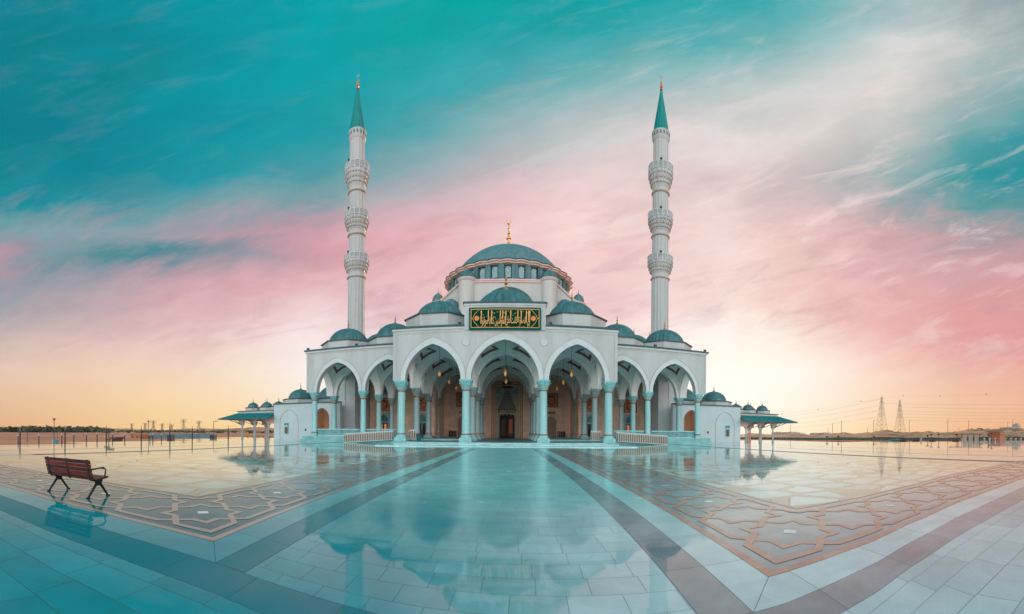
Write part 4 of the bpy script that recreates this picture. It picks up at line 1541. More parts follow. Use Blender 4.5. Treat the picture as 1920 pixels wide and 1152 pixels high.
# ------------------------------------------------------------------ minarets
def minaret(x, y, label):
    t = thing('minaret', label, 'minaret', (x, y, 0), group='slender minarets behind the portico')
    r0, r1 = 1.92, 1.70

    def sh(z0, z1, ra, rb):
        b = MB()
        b.lathe([(ra, z0), (rb, z1)], x, y, 0, 64, ribs=16, amp=-0.045)
        return b.build('shaft', 'wall', t)
    b = MB()
    b.box(x - 2.7, x + 2.7, y - 2.7, y + 2.7, 0, 15.5)
    b.build('base', 'wall', t)
    sh(15.5, 35.2, r0 * 1.03, r0)
    sh(40.0, 44.6, 1.86, 1.82)
    sh(49.6, 54.2, 1.8, 1.76)
    sh(60.0, 65.6, 1.72, 1.68)
    for zb, zt, zr, R, rs in ((36.4, 39.0, 40.2, 2.85, 1.9), (45.7, 48.4, 49.7, 2.78, 1.84), (55.2, 58.6, 60.1, 2.78, 1.8)):
        b = MB()
        prof = []
        nt_ = 5
        b.lathe([(rs * 1.0, zb - 1.2), (rs * 0.97, zb)], x, y, 0, 32)
        b.lathe([(rs * 1.02, zb - 1.25), (rs * 1.13, zb - 1.1), (rs * 1.13, zb - 0.95), (rs * 1.02, zb - 0.85)], x, y, 0, 32, mi=1)
        for k in range(nt_):
            f0, f1 = k / nt_, (k + 1) / nt_
            ra = rs + (R - rs) * f0 ** 0.8
            rb = rs + (R - rs) * f1 ** 0.8
            prof += [(ra * 1.0, zb + (zt - zb) * f0), (rb * 0.97, zb + (zt - zb) * f1 - 0.1), (rb, zb + (zt - zb) * f1)]
        b.lathe(prof, x, y, 0, 64, ribs=16, amp=-0.05)
        # stalactite brackets
        for k in range(24):
            a = 2 * PI * k / 24
            for f in (0.25, 0.5, 0.78):
                rr = rs + (R - rs) * f ** 0.8 + 0.03
                b.rbox((x + rr * math.cos(a + f), y + rr * math.sin(a + f), zb + (zt - zb) * f), (0.22, 0.22, 0.42), a + f, 1 if f == 0.5 else 0)
        bo = b.build('balcony', ['wall', 'beige'], t)
        b = MB()
        b.lathe([(R * 0.99, zt), (R * 0.99, zt + 0.12)], x, y, 0, 32)
        for k in range(16):
            a = 2 * PI * (k + 0.5) / 16
            b.rbox((x + R * 0.97 * math.cos(a), y + R * 0.97 * math.sin(a), (zt + zr) / 2), (0.14, 0.2, zr - zt), a)
            for q in range(7):
                aa2 = a + 2 * PI / 16 * (q + 0.5) / 7
                b.rbox((x + R * 0.96 * math.cos(aa2), y + R * 0.96 * math.sin(aa2), (zt + zr) / 2), (0.05, 0.09, zr - zt - 0.1), aa2)
        b.lathe([(R * 0.99, zr - 0.16), (R * 1.0, zr), (R * 0.93, zr), (R * 0.93, zr - 0.16)], x, y, 0, 32)
        b.build('railing', 'trim', bo)
        b = MB()
        b.rbox((x - 0.9, y - R * 0.93, zr + 0.15), (0.4, 0.35, 0.4), 0.3)
        b.build('floodlight', 'post', bo)
    b = MB()
    b.lathe([(1.68, 65.6), (1.85, 66.0), (1.92, 66.2), (1.92, 67.3), (2.02, 67.5), (1.9, 67.6)], x, y, 0, 32)
    hd = b.build('lantern', 'wall', t, True)
    for k in range(16):
        a = 2 * PI * k / 16
        b = MB()
        b.rbox((x + 1.92 * math.cos(a), y + 1.92 * math.sin(a), 66.75), (0.06, 0.34, 0.75), a)
        b.build('lantern_opening', 'lead', hd)
    b = MB()
    b.lathe([(2.0, 67.58), (1.78, 68.0), (1.55, 69.4), (0.16, 77.4)], x, y, 0, 48, ribs=16, amp=-0.06)
    sp_ = b.build('spire', mat('spire_green', (0.015, 0.26, 0.25), 0.4, 0.2, var=0.2, vscale=1.0, streak=True) if 'spire' not in M else 'spire', t)
    M.setdefault('spire', sp_.data.materials[0])
    b = MB()
    b.lathe([(0.34, 77.3), (0.12, 77.6), (0.34, 77.9), (0.12, 78.2), (0.28, 78.5), (0.08, 78.8), (0.2, 79.0), (0.03, 79.25), (0.02, 79.8)], x, y, 0, 12)
    b.tube([(x, y, 79.9), (x - 0.25, y, 80.15), (x - 0.22, y, 80.5)], 0.05, 5)
    b.tube([(x, y, 79.9), (x + 0.25, y, 80.15), (x + 0.22, y, 80.5)], 0.05, 5)
    b.build('finial', mat('pink_gilding', (0.75, 0.28, 0.16), 0.35, 0.7) if 'pg' not in M else 'pg', sp_, True)
    return t


minaret(-32.7, 82, 'white minaret with green spire rising left of the mosque')
minaret(32.7, 82, 'white minaret with green spire rising right of the mosque')

# ------------------------------------------------------------------ side halls
def side_hall(s, label):
    t = thing('side_hall', label, 'hall', (s * 35, 62, 0), group='low white halls beside the portico')

    def X(a, b):
        return (min(s * a, s * b), max(s * a, s * b))
    w = MB()
    # front wall with one open arch (near the portico)
    arch_wall(w, 'x', 62.4, 0.8, *X(27.4, 35.0), 6.5, [(s * 30.9, 1.45, 3.9, 1.75)], 0.0)
    a, b = X(35.0, 40.9)
    w.box(a, b, 62.0, 62.8, 0, 6.5)
    a, b = X(40.1, 40.9)
    w.box(a, b, 62.8, 78.0, 0, 6.5)
    a, b = X(33.2, 33.9)
    w.box(a, b, 62.8, 78.0, 0, 6.4)
    a, b = X(28.9, 29.4)
    w.box(a, b, 62.81, 65.9, 0, 6.4)
    w.build('wall', mat('hall_render', (0.50, 0.58, 0.60), 0.6, var=0.05, vscale=0.4) if 'hall' not in M else 'hall', t)
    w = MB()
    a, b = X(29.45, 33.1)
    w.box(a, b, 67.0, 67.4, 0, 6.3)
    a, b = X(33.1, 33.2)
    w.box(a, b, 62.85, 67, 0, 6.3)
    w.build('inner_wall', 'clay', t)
    w = MB()
    a, b = X(33.3, 40.7)
    w.box(a, b, 62.81, 78, 6.3, 6.45)
    a, b = X(28.95, 33.29)
    w.box(a, b, 67.45, 78, 6.3, 6.45)  # passage in front left unroofed so sky light reaches the orange wall
    w.build('roof', 'cream', t)
    w = MB()
    a, b = X(27.4, 41.1)
    w.box(a, b, 61.8, 62.9, 6.502, 6.68)
    a, b = X(40.6, 41.1)
    w.box(a, b, 62.9, 78, 6.502, 6.68)
    w.build('coping', 'cap', t)
    # raised outline of a blind arch
    w = MB()
    xc = s * 37.6
    arch_band(w, 'x', 61.93, 61.998, (xc, 1.9, 3.2, 2.2), (xc, 1.98, 3.2, 2.29))
    for k in (-1, 1):
        w.box(xc + k * 1.94 - 0.04, xc + k * 1.94 + 0.04, 61.93, 61.998, 0.02, 3.2)
    w.build('blind_arch_moulding', 'beige', t)
    # window
    w = MB()
    xw = s * 38.1
    w.box(xw - 0.44, xw + 0.44, 61.88, 61.998, 1.05, 3.05)
    f = w.build('window', 'teal', t)
    w = MB()
    w.box(xw - 0.30, xw + 0.30, 61.84, 61.878, 1.12, 2.3)
    for k in range(8):
        w.box(xw - 0.28, xw + 0.28, 61.81, 61.838, 1.17 + k * 0.14, 1.24 + k * 0.14)
    w.build('shutter', mat('brown_shutter', (0.14, 0.06, 0.03), 0.5, var=0.2) if 'shut' not in M else 'shut', f)
    w = MB()
    w.box(xw - 0.36, xw + 0.36, 61.85, 61.878, 2.78, 2.98)
    for k in (-1, 1):
        w.prism([(xw + k * 0.36, 2.5), (xw + k * 0.36, 2.8), (xw, 2.8), (xw + k * 0.2, 2.7)][::k], 61.85, 61.878)
    w.build('window_head', 'leaddark', f)
    oc = octo(s * 37.6, 66.2, 6.45, 7.6, 3.15, parent=t)
    dome(s * 37.6, 66.2, 7.6, 2.35, 1.95, 40, 'lead', fs=0.85, parent=t, amp=0.015)
    oc = octo(s * 34.6, 73.5, 6.45, 8.1, 3.3, parent=t)
    dome(s * 34.6, 73.5, 8.1, 2.7, 2.6, 40, 'lead', fs=0.9, parent=t, amp=0.015)
    dome(s * 40.2, 75.0, 7.0, 2.0, 1.9, 28, 'lead', fs=0.8, parent=t, amp=0.015)
    # little junction box
    w = MB()
    w.box(s * 34.1 - 0.12, s * 34.1 + 0.12, 61.9, 61.998, 1.6, 2.0)
    w.build('meter_box', 'post', t)
    return t


side_hall(-1, 'low white domed hall attached at the left end of the portico')
side_hall(1, 'low white domed hall attached at the right end of the portico')


# ------------------------------------------------------------------ pavilions
def pavilion(s, label):
    t = thing('pavilion', label, 'pavilion', (s * 47, 64, 0), group='open pavilions at the ends of the forecourt')

    def X(a, b):
        return (min(s * a, s * b), max(s * a, s * b))
    xs = (49.2, 46.0, 42.8)
    for y in (63.0, 67.0, 71.0):
        for x in xs:
            c_ = MB()
            c_.lathe([(0.24, 0), (0.24, 0.35), (0.17, 0.42), (0.155, 2.4), (0.2, 2.45)], s * x, y, 0, 12)
            co = c_.build('column', 'greycol' if y < 64 else 'pinkarch', t, True)
            c_ = MB()
            c_.lathe([(0.17, 2.4), (0.22, 2.55), (0.30, 2.75, .5), (0.34, 2.95, 1)], s * x, y, 0, 16)
            c_.build('capital', 'trim', co)
    a = MB()
    lo, hi = X(41.2, 50.0)
    for y in (63.0, 67.0, 71.0):
        arch_wall(a, 'x', y, 0.5, lo, hi, 5.0, [(s * 47.6, 1.32, 2.95, 1.35), (s * 44.4, 1.32, 2.95, 1.35)], 2.95)
    for x in xs:
        arch_wall(a, 'y', s * x, 0.5, 63.26, 71.0, 4.99, [(65.0, 1.62, 2.95, 1.5), (69.0, 1.62, 2.95, 1.5)], 2.95)
    a.build('arcade', 'pinkarch', t)
    # sloping sheet-metal canopy, real hip with standing seams
    r = MB()
    top_y0, top_y1 = 63.0, 72.0
    xo, xi = s * 53.2, s * 50.2
    x_in = s * 41.0
    zT, zE = 5.15, 3.95
    pts = [(x_in, 60.3, zE), (xo, 60.3, zE), (xo, 74.5, zE), (x_in, 74.5, zE), (x_in, 63.2, zT), (xi, 63.2, zT), (xi, 71.6, zT), (x_in, 71.6, zT)]
    for dz, fl in ((0, False), (-0.12, True)):
        k = len(r.v)
        r.v += [(p[0], p[1], p[2] + dz) for p in pts]
        fs = [(0, 1, 5, 4), (1, 2, 6, 5), (2, 3, 7, 6), (4, 5, 6, 7)]
        r.f += [tuple(i + k for i in (f[::-1] if fl else f)) for f in fs]
        r.m += [0] * 4
    ro = r.build('canopy_roof', 'roof', t)
    r = MB()
    n = 26
    for i in range(n):
        u = i / n
        xb = x_in + (xo - x_in) * u
        xt = x_in + (xi - x_in) * u
        r.tube([(xb, 60.3, zE + 0.03), (xt, 63.2, zT + 0.03)], 0.035, 4)
    for i in range(26):
        u = i / 26
        r.tube([(xo, 60.3 + 14.2 * u, zE + 0.03), (xi, 63.2 + 8.4 * u, zT + 0.03)], 0.035, 4)
    r.build('standing_seams', 'roof', ro)
    r = MB()
    a0, b0 = X(41.0, 53.3)
    r.box(a0, b0, 60.2, 60.34, zE - 0.18, zE + 0.06)
    a1, b1 = X(53.16, 53.3)
    r.box(a1, b1, 60.34, 74.5, zE - 0.18, zE + 0.06)
    r.build('eave_fascia', 'cap', ro)
    p = MB()
    lo, hi = X(41.2, 50.4)
    p.box(lo, hi, 63.05, 71.4, 5.0, 5.42)
    p.build('parapet', 'cream', t)
    p = MB()
    lo, hi = X(41.2, 50.6)
    p.box(lo, hi, 62.85, 71.6, 5.422, 5.56)
    p.build('coping', 'cap', t)
    for x in (48.0, 44.6, 41.8):
        for y in (65.0, 69.2):
            octo(s * x, y, 5.42, 6.3, 1.5, parent=t)
            dome(s * x, y, 6.3, 1.12, 1.0, 24, 'lead', fs=0.62, parent=t, amp=0.02)
    for x in xs:
        st = MB()
        st.tube([(s * x, 62.8, 2.7), (s * (x + 0.5), 60.5, 3.85)], 0.06, 4)
        st.build('strut', 'post', t)
    for y in (63, 67, 71):
        for q in ([(s * 49.3, y, 2.7), (s * 52.8, y, 3.85)], [(s * 49.3, y, 3.1), (s * 51.0, y, 3.95)]):
            st = MB()
            st.tube(q, 0.055, 4)
            st.build('strut', 'post', t)
    return t


pavilion(-1, 'open pavilion with green sloping roof at far left of the forecourt')
pavilion(1, 'open pavilion with green sloping roof at far right of the forecourt')

# ------------------------------------------------------------------ calligraphy panel
panel = thing('calligraphy_sign', 'green panel of golden calligraphy set above the central arch', 'sign', (0, 51.3, 16.15))
b = MB()
b.box(-4.62, 4.62, 51.10, 51.27, 14.75, 17.58)
b.build('border', 'greenedge', panel)
b = MB()
b.box(-4.40, 4.40, 51.06, 51.098, 14.96, 17.37)
b.build('field', 'green', panel)
b = MB()
for z0, z1 in ((14.97, 15.03), (17.30, 17.36)):
    b.box(-4.38, 4.38, 51.03, 51.058, z0, z1)
for x in (-4.38, 4.32):
    b.box(x, x + 0.06, 51.03, 51.058, 15.03, 17.30)
cur = [(3.35, 1.14), (3.42, 1.0), (3.6, 0.88), (3.66, 0.72), (3.84, 0.62), (3.92, 0.46), (4.0, 0.34), (4.04, 0.16), (4.12, 0.06), (4.3, 0.0)]
for sx in (-1, 1):
    for sz in (-1, 1):
        b.tube([(sx * x, 51.045, 16.165 + sz * z) for x, z in cur], 0.032, 5)
b.build('gold_border', 'goldpaint', panel)
for sx in (-1, 1):
    b = MB()
    b.lathe([(0.31, 0), (0.31, 0.03), (0.001, 0.045)], seg=28)
    o = b.build('medallion', mat('orange_gilding', (0.80, 0.24, 0.05), 0.5) if 'og' not in M else 'og', panel, True, loc=(sx * 3.62, -0.245, 0.02))
    M.setdefault('og', o.data.materials[0])
    o.rotation_euler = (PI / 2, 0, 0)

JOIN = {  # isolated, final, initial, medial presentation forms
    'ا': (0xFE8D, 0xFE8E, None, None), 'إ': (0xFE87, 0xFE88, None, None), 'ن': (0xFEE5, 0xFEE6, 0xFEE7, 0xFEE8),
    'ل': (0xFEDD, 0xFEDE, 0xFEDF, 0xFEE0), 'ص': (0xFEB9, 0xFEBA, 0xFEBB, 0xFEBC), 'و': (0xFEED, 0xFEEE, None, None),
    'ة': (0xFE93, 0xFE94, None, None), 'ك': (0xFED9, 0xFEDA, 0xFEDB, 0xFEDC), 'ت': (0xFE95, 0xFE96, 0xFE97, 0xFE98),
    'ع': (0xFEC9, 0xFECA, 0xFECB, 0xFECC), 'ى': (0xFEEF, 0xFEF0, None, None), 'م': (0xFEE1, 0xFEE2, 0xFEE3, 0xFEE4),
    'ؤ': (0xFE85, 0xFE86, None, None), 'ي': (0xFEF1, 0xFEF2, 0xFEF3, 0xFEF4), 'ب': (0xFE8F, 0xFE90, 0xFE91, 0xFE92),
    'ق': (0xFED5, 0xFED6, 0xFED7, 0xFED8)}


def shape(txt):
    words = []
    for w in txt.split(' '):
        out = []
        for i, ch in enumerate(w):
            prv = i > 0 and JOIN[w[i - 1]][2] is not None
            nxt = i < len(w) - 1 and JOIN[ch][2] is not None
            f = 3 if prv and nxt else (1 if prv else (2 if nxt else 0))
            out.append(chr(JOIN[ch][f] or JOIN[ch][0]))
        words.append(''.join(out))
    return ' '.join(words)[::-1].replace(' ', ' ')


def script(name, txt, parent, cx, y, z0, w, h, m='goldpaint', ext=0.012, off=0.004):
    """flat raised lettering filling w x h, facing the forecourt"""
    cu = bpy.data.curves.new(name, 'FONT')
    cu.body = shape(txt)
    cu.resolution_u = 4
    cu.extrude = 0.01
    cu.offset = off
    tmp = bpy.data.objects.new(name, cu)
    COL.objects.link(tmp)
    bpy.context.view_layer.update()
    dg_ = bpy.context.evaluated_depsgraph_get()
    me_ = bpy.data.meshes.new_from_object(tmp.evaluated_get(dg_))
    bpy.data.objects.remove(tmp)
    if not me_.vertices:
        return None
    xs_ = [v.co.x for v in me_.vertices]
    ys_ = [v.co.y for v in me_.vertices]
    sx, sy = w / (max(xs_) - min(xs_)), h / (max(ys_) - min(ys_))
    o_ = WL.get(parent.name, (0, 0, 0))
    for v in me_.vertices:
        X_, Y_, Z_ = v.co
        v.co = (cx - w / 2 + (X_ - min(xs_)) * sx - o_[0], y - Z_ - o_[1], z0 + (Y_ - min(ys_)) * sy - o_[2])
    me_.materials.clear()
    me_.materials.append(M[m])
    ob = bpy.data.objects.new(name, me_)
    COL.objects.link(ob)
    ob.parent = parent
    return ob


LINE1, LINE2 = 'إن الصلوة كانت على', 'المؤمنين كتابا موقوتا'
script('lettering', LINE1, panel, 1.62, 51.04, 15.16, 3.15, 1.25)
script('lettering', LINE2, panel, -1.55, 51.04, 15.16, 3.2, 1.25)
b = MB()
rnd = random.Random(4)
for x in (-3.05, -2.15, -1.72, -0.62, -0.3, 0.1, 0.72, 1.62, 2.05, 2.72, 3.0, 3.35 - 0.2):
    b.prism([(x - 0.02, 15.7), (x + 0.03, 15.7), (x + 0.075, 17.1), (x, 17.2), (x - 0.045, 17.08)], 51.02, 51.058)
for k in range(46):
    x, z = rnd.uniform(-3.1, 3.15), rnd.choice((rnd.uniform(16.75, 17.15), rnd.uniform(15.06, 15.25), rnd.uniform(16.0, 16.7)))
    s_ = rnd.uniform(0.035, 0.065)
    if k % 3 == 0:
        b.prism([(x - s_ * 2.2, z - s_), (x - s_ * 2.2, z - s_ * 0.3), (x + s_ * 2.2, z + s_), (x + s_ * 2.2, z + s_ * 0.3)][::-1], 51.03, 51.058)
    else:
        b.prism([(x - s_, z), (x, z - s_ * 1.3), (x + s_, z), (x, z + s_ * 1.1)], 51.03, 51.058)
b.build('strokes', 'goldpaint', panel)
script('inscription', 'إن الصلوة كانت على المؤمنين', insc, 0, 86.39, 5.95, 3.5, 0.6)


# ------------------------------------------------------------------ calligraphy roundels on the rear walls
def roundel(x, y, z, w, label):
    t = thing('calligraphy_roundel', label, 'wall panel', (x, y, z), group='square calligraphy panels on the rear walls')
    h = w / 2
    b = MB()
    b.box(x - h, x + h, y - 0.12, y - 0.002, z - h, z + h, 0)
    b.box(x - h * 0.92, x + h * 0.92, y - 0.15, y - 0.121, z - h * 0.92, z + h * 0.92, 1)
    b.build('frame', ['black', 'orange'], t)
    b = MB()
    n = 36
    b.prism([(x + h * 0.84 * math.cos(2 * PI * k / n), z + h * 0.84 * math.sin(2 * PI * k / n)) for k in range(n)], y - 0.17, y - 0.151)
    b.build('disc', 'black', t)
    b = MB()
    rnd = random.Random(int(x * 10))
    b.tube([(x + h * 0.78 * math.cos(2 * PI * k / n), y - 0.18, z + h * 0.78 * math.sin(2 * PI * k / n)) for k in range(n + 1)], 0.02 * w, 4)
    for k in range(30):
        a0, rr = rnd.uniform(0, 2 * PI), rnd.uniform(0.05, 0.6) * h
        cxx, czz = x + rr * math.cos(a0), z + rr * math.sin(a0)
        R2, a1, sw = rnd.uniform(0.06, 0.19) * w, rnd.uniform(0, 6), rnd.uniform(1.5, 3.6)
        pts = [(cxx + R2 * math.cos(a1 + sw * q / 6), y - 0.18, czz + R2 * 0.8 * math.sin(a1 + sw * q / 6)) for q in range(7)]
        if max(math.hypot(p[0] - x, p[2] - z) for p in pts) < h * 0.74:
            b.tube(pts, 0.016 * w, 4)
    for k in range(6):
        xx = x + (k - 2.5) * 0.13 * w
        b.tube([(xx, y - 0.18, z - 0.1 * w), (xx + 0.02, y - 0.18, z + 0.24 * w)], 0.013 * w, 4)
    b.build('script', mat('orange_script', (0.9, 0.30, 0.09), 0.5) if 'os' not in M else 'os', t)
    return t


roundel(-9.43, 86, 8.6, 3.1, 'black and orange calligraphy panel left of the main portal')
roundel(9.43, 86, 8.6, 3.1, 'black and orange calligraphy panel right of the main portal')
roundel(-16.2, 75.5, 6.9, 2.6, 'calligraphy panel in the left wing, nearer the central block')
roundel(16.2, 75.5, 6.9, 2.6, 'calligraphy panel in the right wing, nearer the central block')
roundel(-24.05, 75.5, 6.9, 2.6, 'calligraphy panel in the left wing, nearer the outer end')
roundel(24.05, 75.5, 6.9, 2.6, 'calligraphy panel in the right wing, nearer the outer end')


# ------------------------------------------------------------------ hanging lamps
def lamp(x, y, z, ztop, label, s=1.0):
    t = thing('pendant_lamp', label, 'hanging lamp', (x, y, z), group='gilded lamps hanging in the portico')
    b = MB()
    b.tube([(x, y, z + 0.5 * s), (x, y, ztop)], 0.025, 4)
    b.build('cord', 'post', t)
    b = MB()
    b.lathe([(0.05 * s, 0.55 * s), (0.16 * s, 0.45 * s), (0.10 * s, 0.3 * s), (0.26 * s, 0.12 * s), (0.24 * s, 0.0), (0.16 * s, -0.05 * s)], x, y, z, 12)
    b.build('metal_cap', 'gold', t, True)
    b = MB()
    b.lathe([(0.17 * s, -0.05 * s), (0.24 * s, -0.2 * s), (0.15 * s, -0.45 * s), (0.02 * s, -0.6 * s)], x, y, z, 12)
    b.build('glass_bowl', 'lampglass', t, True)


PLACE = {56.6: 'front', 65.5: 'second', 74.5: 'third'}
for y in (56.6, 65.5, 74.5):
    for x, nm in ((-9.43, 'left aisle'), (0, 'central aisle'), (9.43, 'right aisle')):
        if x == 0 and y > 70:
            continue
        lamp(x, y, 10.1, 14.7, 'small gilded lamp on a long cord, %s bay of the %s' % (PLACE[y], nm), 1.0)
for s_, nm in ((-1, 'left'), (1, 'right')):
    lamp(s_ * 24.05, 64.5, 9.4, 13.3, 'small gilded lamp hanging in the outer bay of the %s wing' % nm, 0.9)
ch = thing('chandelier', 'dark tiered chandelier hanging in front of the main portal', 'chandelier', (0, 78, 11))
b = MB()
b.tube([(0, 76.5, 11.6), (0, 76.5, 14.9)], 0.05, 5)
b.build('chain', 'post', ch)
b = MB()
for R, z, n in ((1.3, 10.2, 16), (0.85, 10.9, 12), (0.4, 11.4, 8)):
    b.lathe([(R, z), (R + 0.05, z + 0.06), (R, z + 0.14), (R - 0.05, z + 0.06), (R, z)], 0, 76.5, 0, 24)
    for k in range(n):
        a = 2 * PI * k / n
        b.tube([(R * math.cos(a), 76.5 + R * math.sin(a), z + 0.1), (0.1 * math.cos(a), 76.5 + 0.1 * math.sin(a), z + 0.75)], 0.025, 4)
b.build('rings', 'post', ch)
for k in range(16):
    b = MB()
    a = 2 * PI * k / 16
    b.lathe([(0.05, 0), (0.08, 0.1), (0.03, 0.3)], 1.3 * math.cos(a), 76.5 + 1.3 * math.sin(a), 10.3, 6)
    b.build('lamp_cup', 'gold', ch)


# ------------------------------------------------------------------ ramp screens
def screen(p0, p1, h0, h1, z0, z1, n, label):
    """white arcaded screen between two ground points; z rises along the ramp"""
    t = thing('ramp_screen', label, 'screen', (*p0, 0), group='white arcaded screens along the ramps')
    fr, sl = MB(), MB()
    dx, dy = p1[0] - p0[0], p1[1] - p0[1]
    L = math.hypot(dx, dy)
    ex, ey = dx / L, dy / L
    nx, ny = -ey, ex

    def Q(f, h, d):
        zb = z0 + (z1 - z0) * f
        hh = h0 + (h1 - h0) * f
        return (p0[0] + dx * f + nx * d, p0[1] + dy * f + ny * d, zb + hh * h)

    def slab(mb, f0, f1, ha, hb, d, mi=0):
        vs = [Q(f0, ha, -d), Q(f1, ha, -d), Q(f1, ha, d), Q(f0, ha, d), Q(f0, hb, -d), Q(f1, hb, -d), Q(f1, hb, d), Q(f0, hb, d)]
        mb.add(vs, [(0, 3, 2, 1), (4, 5, 6, 7), (0, 1, 5, 4), (1, 2, 6, 5), (2, 3, 7, 6), (3, 0, 4, 7)], mi)
    slab(fr, 0, 1, 0.92, 1.0, 0.06)
    slab(fr, 0, 1, 0.0, 0.05, 0.06)
    w = 1.0 / n
    for i in range(n + 1):
        f = min(max(i * w, 0), 1)
        slab(fr, max(0, f - w * 0.13), min(1, f + w * 0.13), 0.05, 0.92, 0.05)
    for i in range(n):
        f0 = i * w + w * 0.16
        f1 = (i + 1) * w - w * 0.16
        fm_ = (f0 + f1) / 2
        # arched head: two spandrels
        for a, bq in ((f0, fm_), (f1, fm_)):
            vs = []
            for d in (-0.04, 0.04):
                vs += [Q(a, 0.93, d), Q(bq, 0.93, d), Q(a + (bq - a) * 0.35, 0.86, d), Q(a, 0.76, d)]
            fr.add(vs, [(0, 1, 2, 3), (7, 6, 5, 4), (1, 5, 6, 2), (2, 6, 7, 3)])
        for k in range(6):
            h = 0.07 + k * 0.125
            slab(sl, f0, f1, h, h + 0.075, 0.03)
        slab(sl, f0, f1, 0.05, 0.93, 0.006)
    fr.build('frame', 'trim', t)
    sl.build('slats', 'brown', t)
    return t


screen((-21.7, 50.9), (-15.0, 52.3), 1.25, 1.28, 0.02, 0.45, 28, 'long white arcaded ramp screen left of the front columns')
screen((-12.95, 52.9), (-12.05, 53.1), 1.3, 1.3, 0.52, 0.58, 3, 'short white arcaded screen just right of the left corner column')
screen((21.9, 50.9), (15.0, 52.3), 1.25, 1.28, 0.02, 0.45, 28, 'long white arcaded ramp screen right of the front columns')
screen((12.95, 52.9), (11.6, 53.1), 1.3, 1.3, 0.52, 0.58, 5, 'short white arcaded screen just left of the right corner column')

# waste bin, mat, shoe racks, small items in the portico
t = thing('waste_bin', 'green wheeled waste bin beside the left ramp screen', 'bin', (-11.55, 53.0, 0.3))
b = MB()
b.lathe([(0.24, 0.3, .8), (0.33, 1.05, .8), (0.36, 1.1, .8), (0.36, 1.16, .8)], -11.55, 53.0, 0, 16)
b.build('body', 'binm', t)
b = MB()
b.lathe([(0.37, 1.16, .8), (0.36, 1.24, .8), (0.1, 1.3, .8)], -11.55, 53.0, 0, 16)
b.build('lid', 'post', t)
t = MB()
t.prism([(-7.8, 57.2), (-5.9, 57.2), (-5.7, 58.4), (-7.2, 58.4)], 0.301, 0.33, axis='z')
o = t.build('carpet', 'mat')
o['label'], o['category'] = 'small red carpet lying inside the portico by a front column', 'carpet'
for s_, nm in ((-1, 'left'), (1, 'right')):
    t = thing('shoe_rack', 'dark slatted shoe rack against the rear wall, %s of the portal' % nm, 'rack', (s_ * 12.0, 84.6, 0.56), group='shoe racks in the portico')
    b = MB()
    for k in range(5):
        x = s_ * 11.6 + (k - 2) * 0.36
        b.box(x - 0.10, x + 0.10, 84.6, 84.95, 0.56, 1.85)
    b.build('dividers', 'darkwood', t)
    b = MB()
    for z in (0.6, 1.2, 1.86):
        b.box(s_ * 11.6 - 0.95, s_ * 11.6 + 0.95, 84.58, 84.97, z, z + 0.05)
    b.build('shelves', 'beige', t)

# floodlights along the parapets
for i, (x, y, z, lb) in enumerate(((-5.9, 51.6, 15.52, 'small floodlight on the parapet left of the green sign'), (5.9, 51.6, 15.52, 'small floodlight on the parapet right of the green sign'),
                                   (-21.0, 53.6, 13.93, 'small floodlight on the left wing parapet between two domes'), (21.0, 53.6, 13.93, 'small floodlight on the right wing parapet between two domes'),
                                   (-29.0, 53.6, 13.93, 'small floodlight at the outer corner of the left wing'), (29.0, 53.6, 13.93, 'small floodlight at the outer corner of the right wing'))):
    t = thing('floodlight', lb, 'floodlight', (x, y, z), group='floodlights on the parapets')
    b = MB()
    b.box(x - 0.03, x + 0.03, y - 0.03, y + 0.03, z, z + 0.12)
    b.box(x - 0.2, x + 0.2, y - 0.05, y + 0.05, z, z + 0.03)
    b.build('bracket', 'post', t)
    b = MB()
    b.rbox((x, y - 0.02, z + 0.24), (0.42, 0.16, 0.26), 0.15)
    b.build('housing', 'post', t)

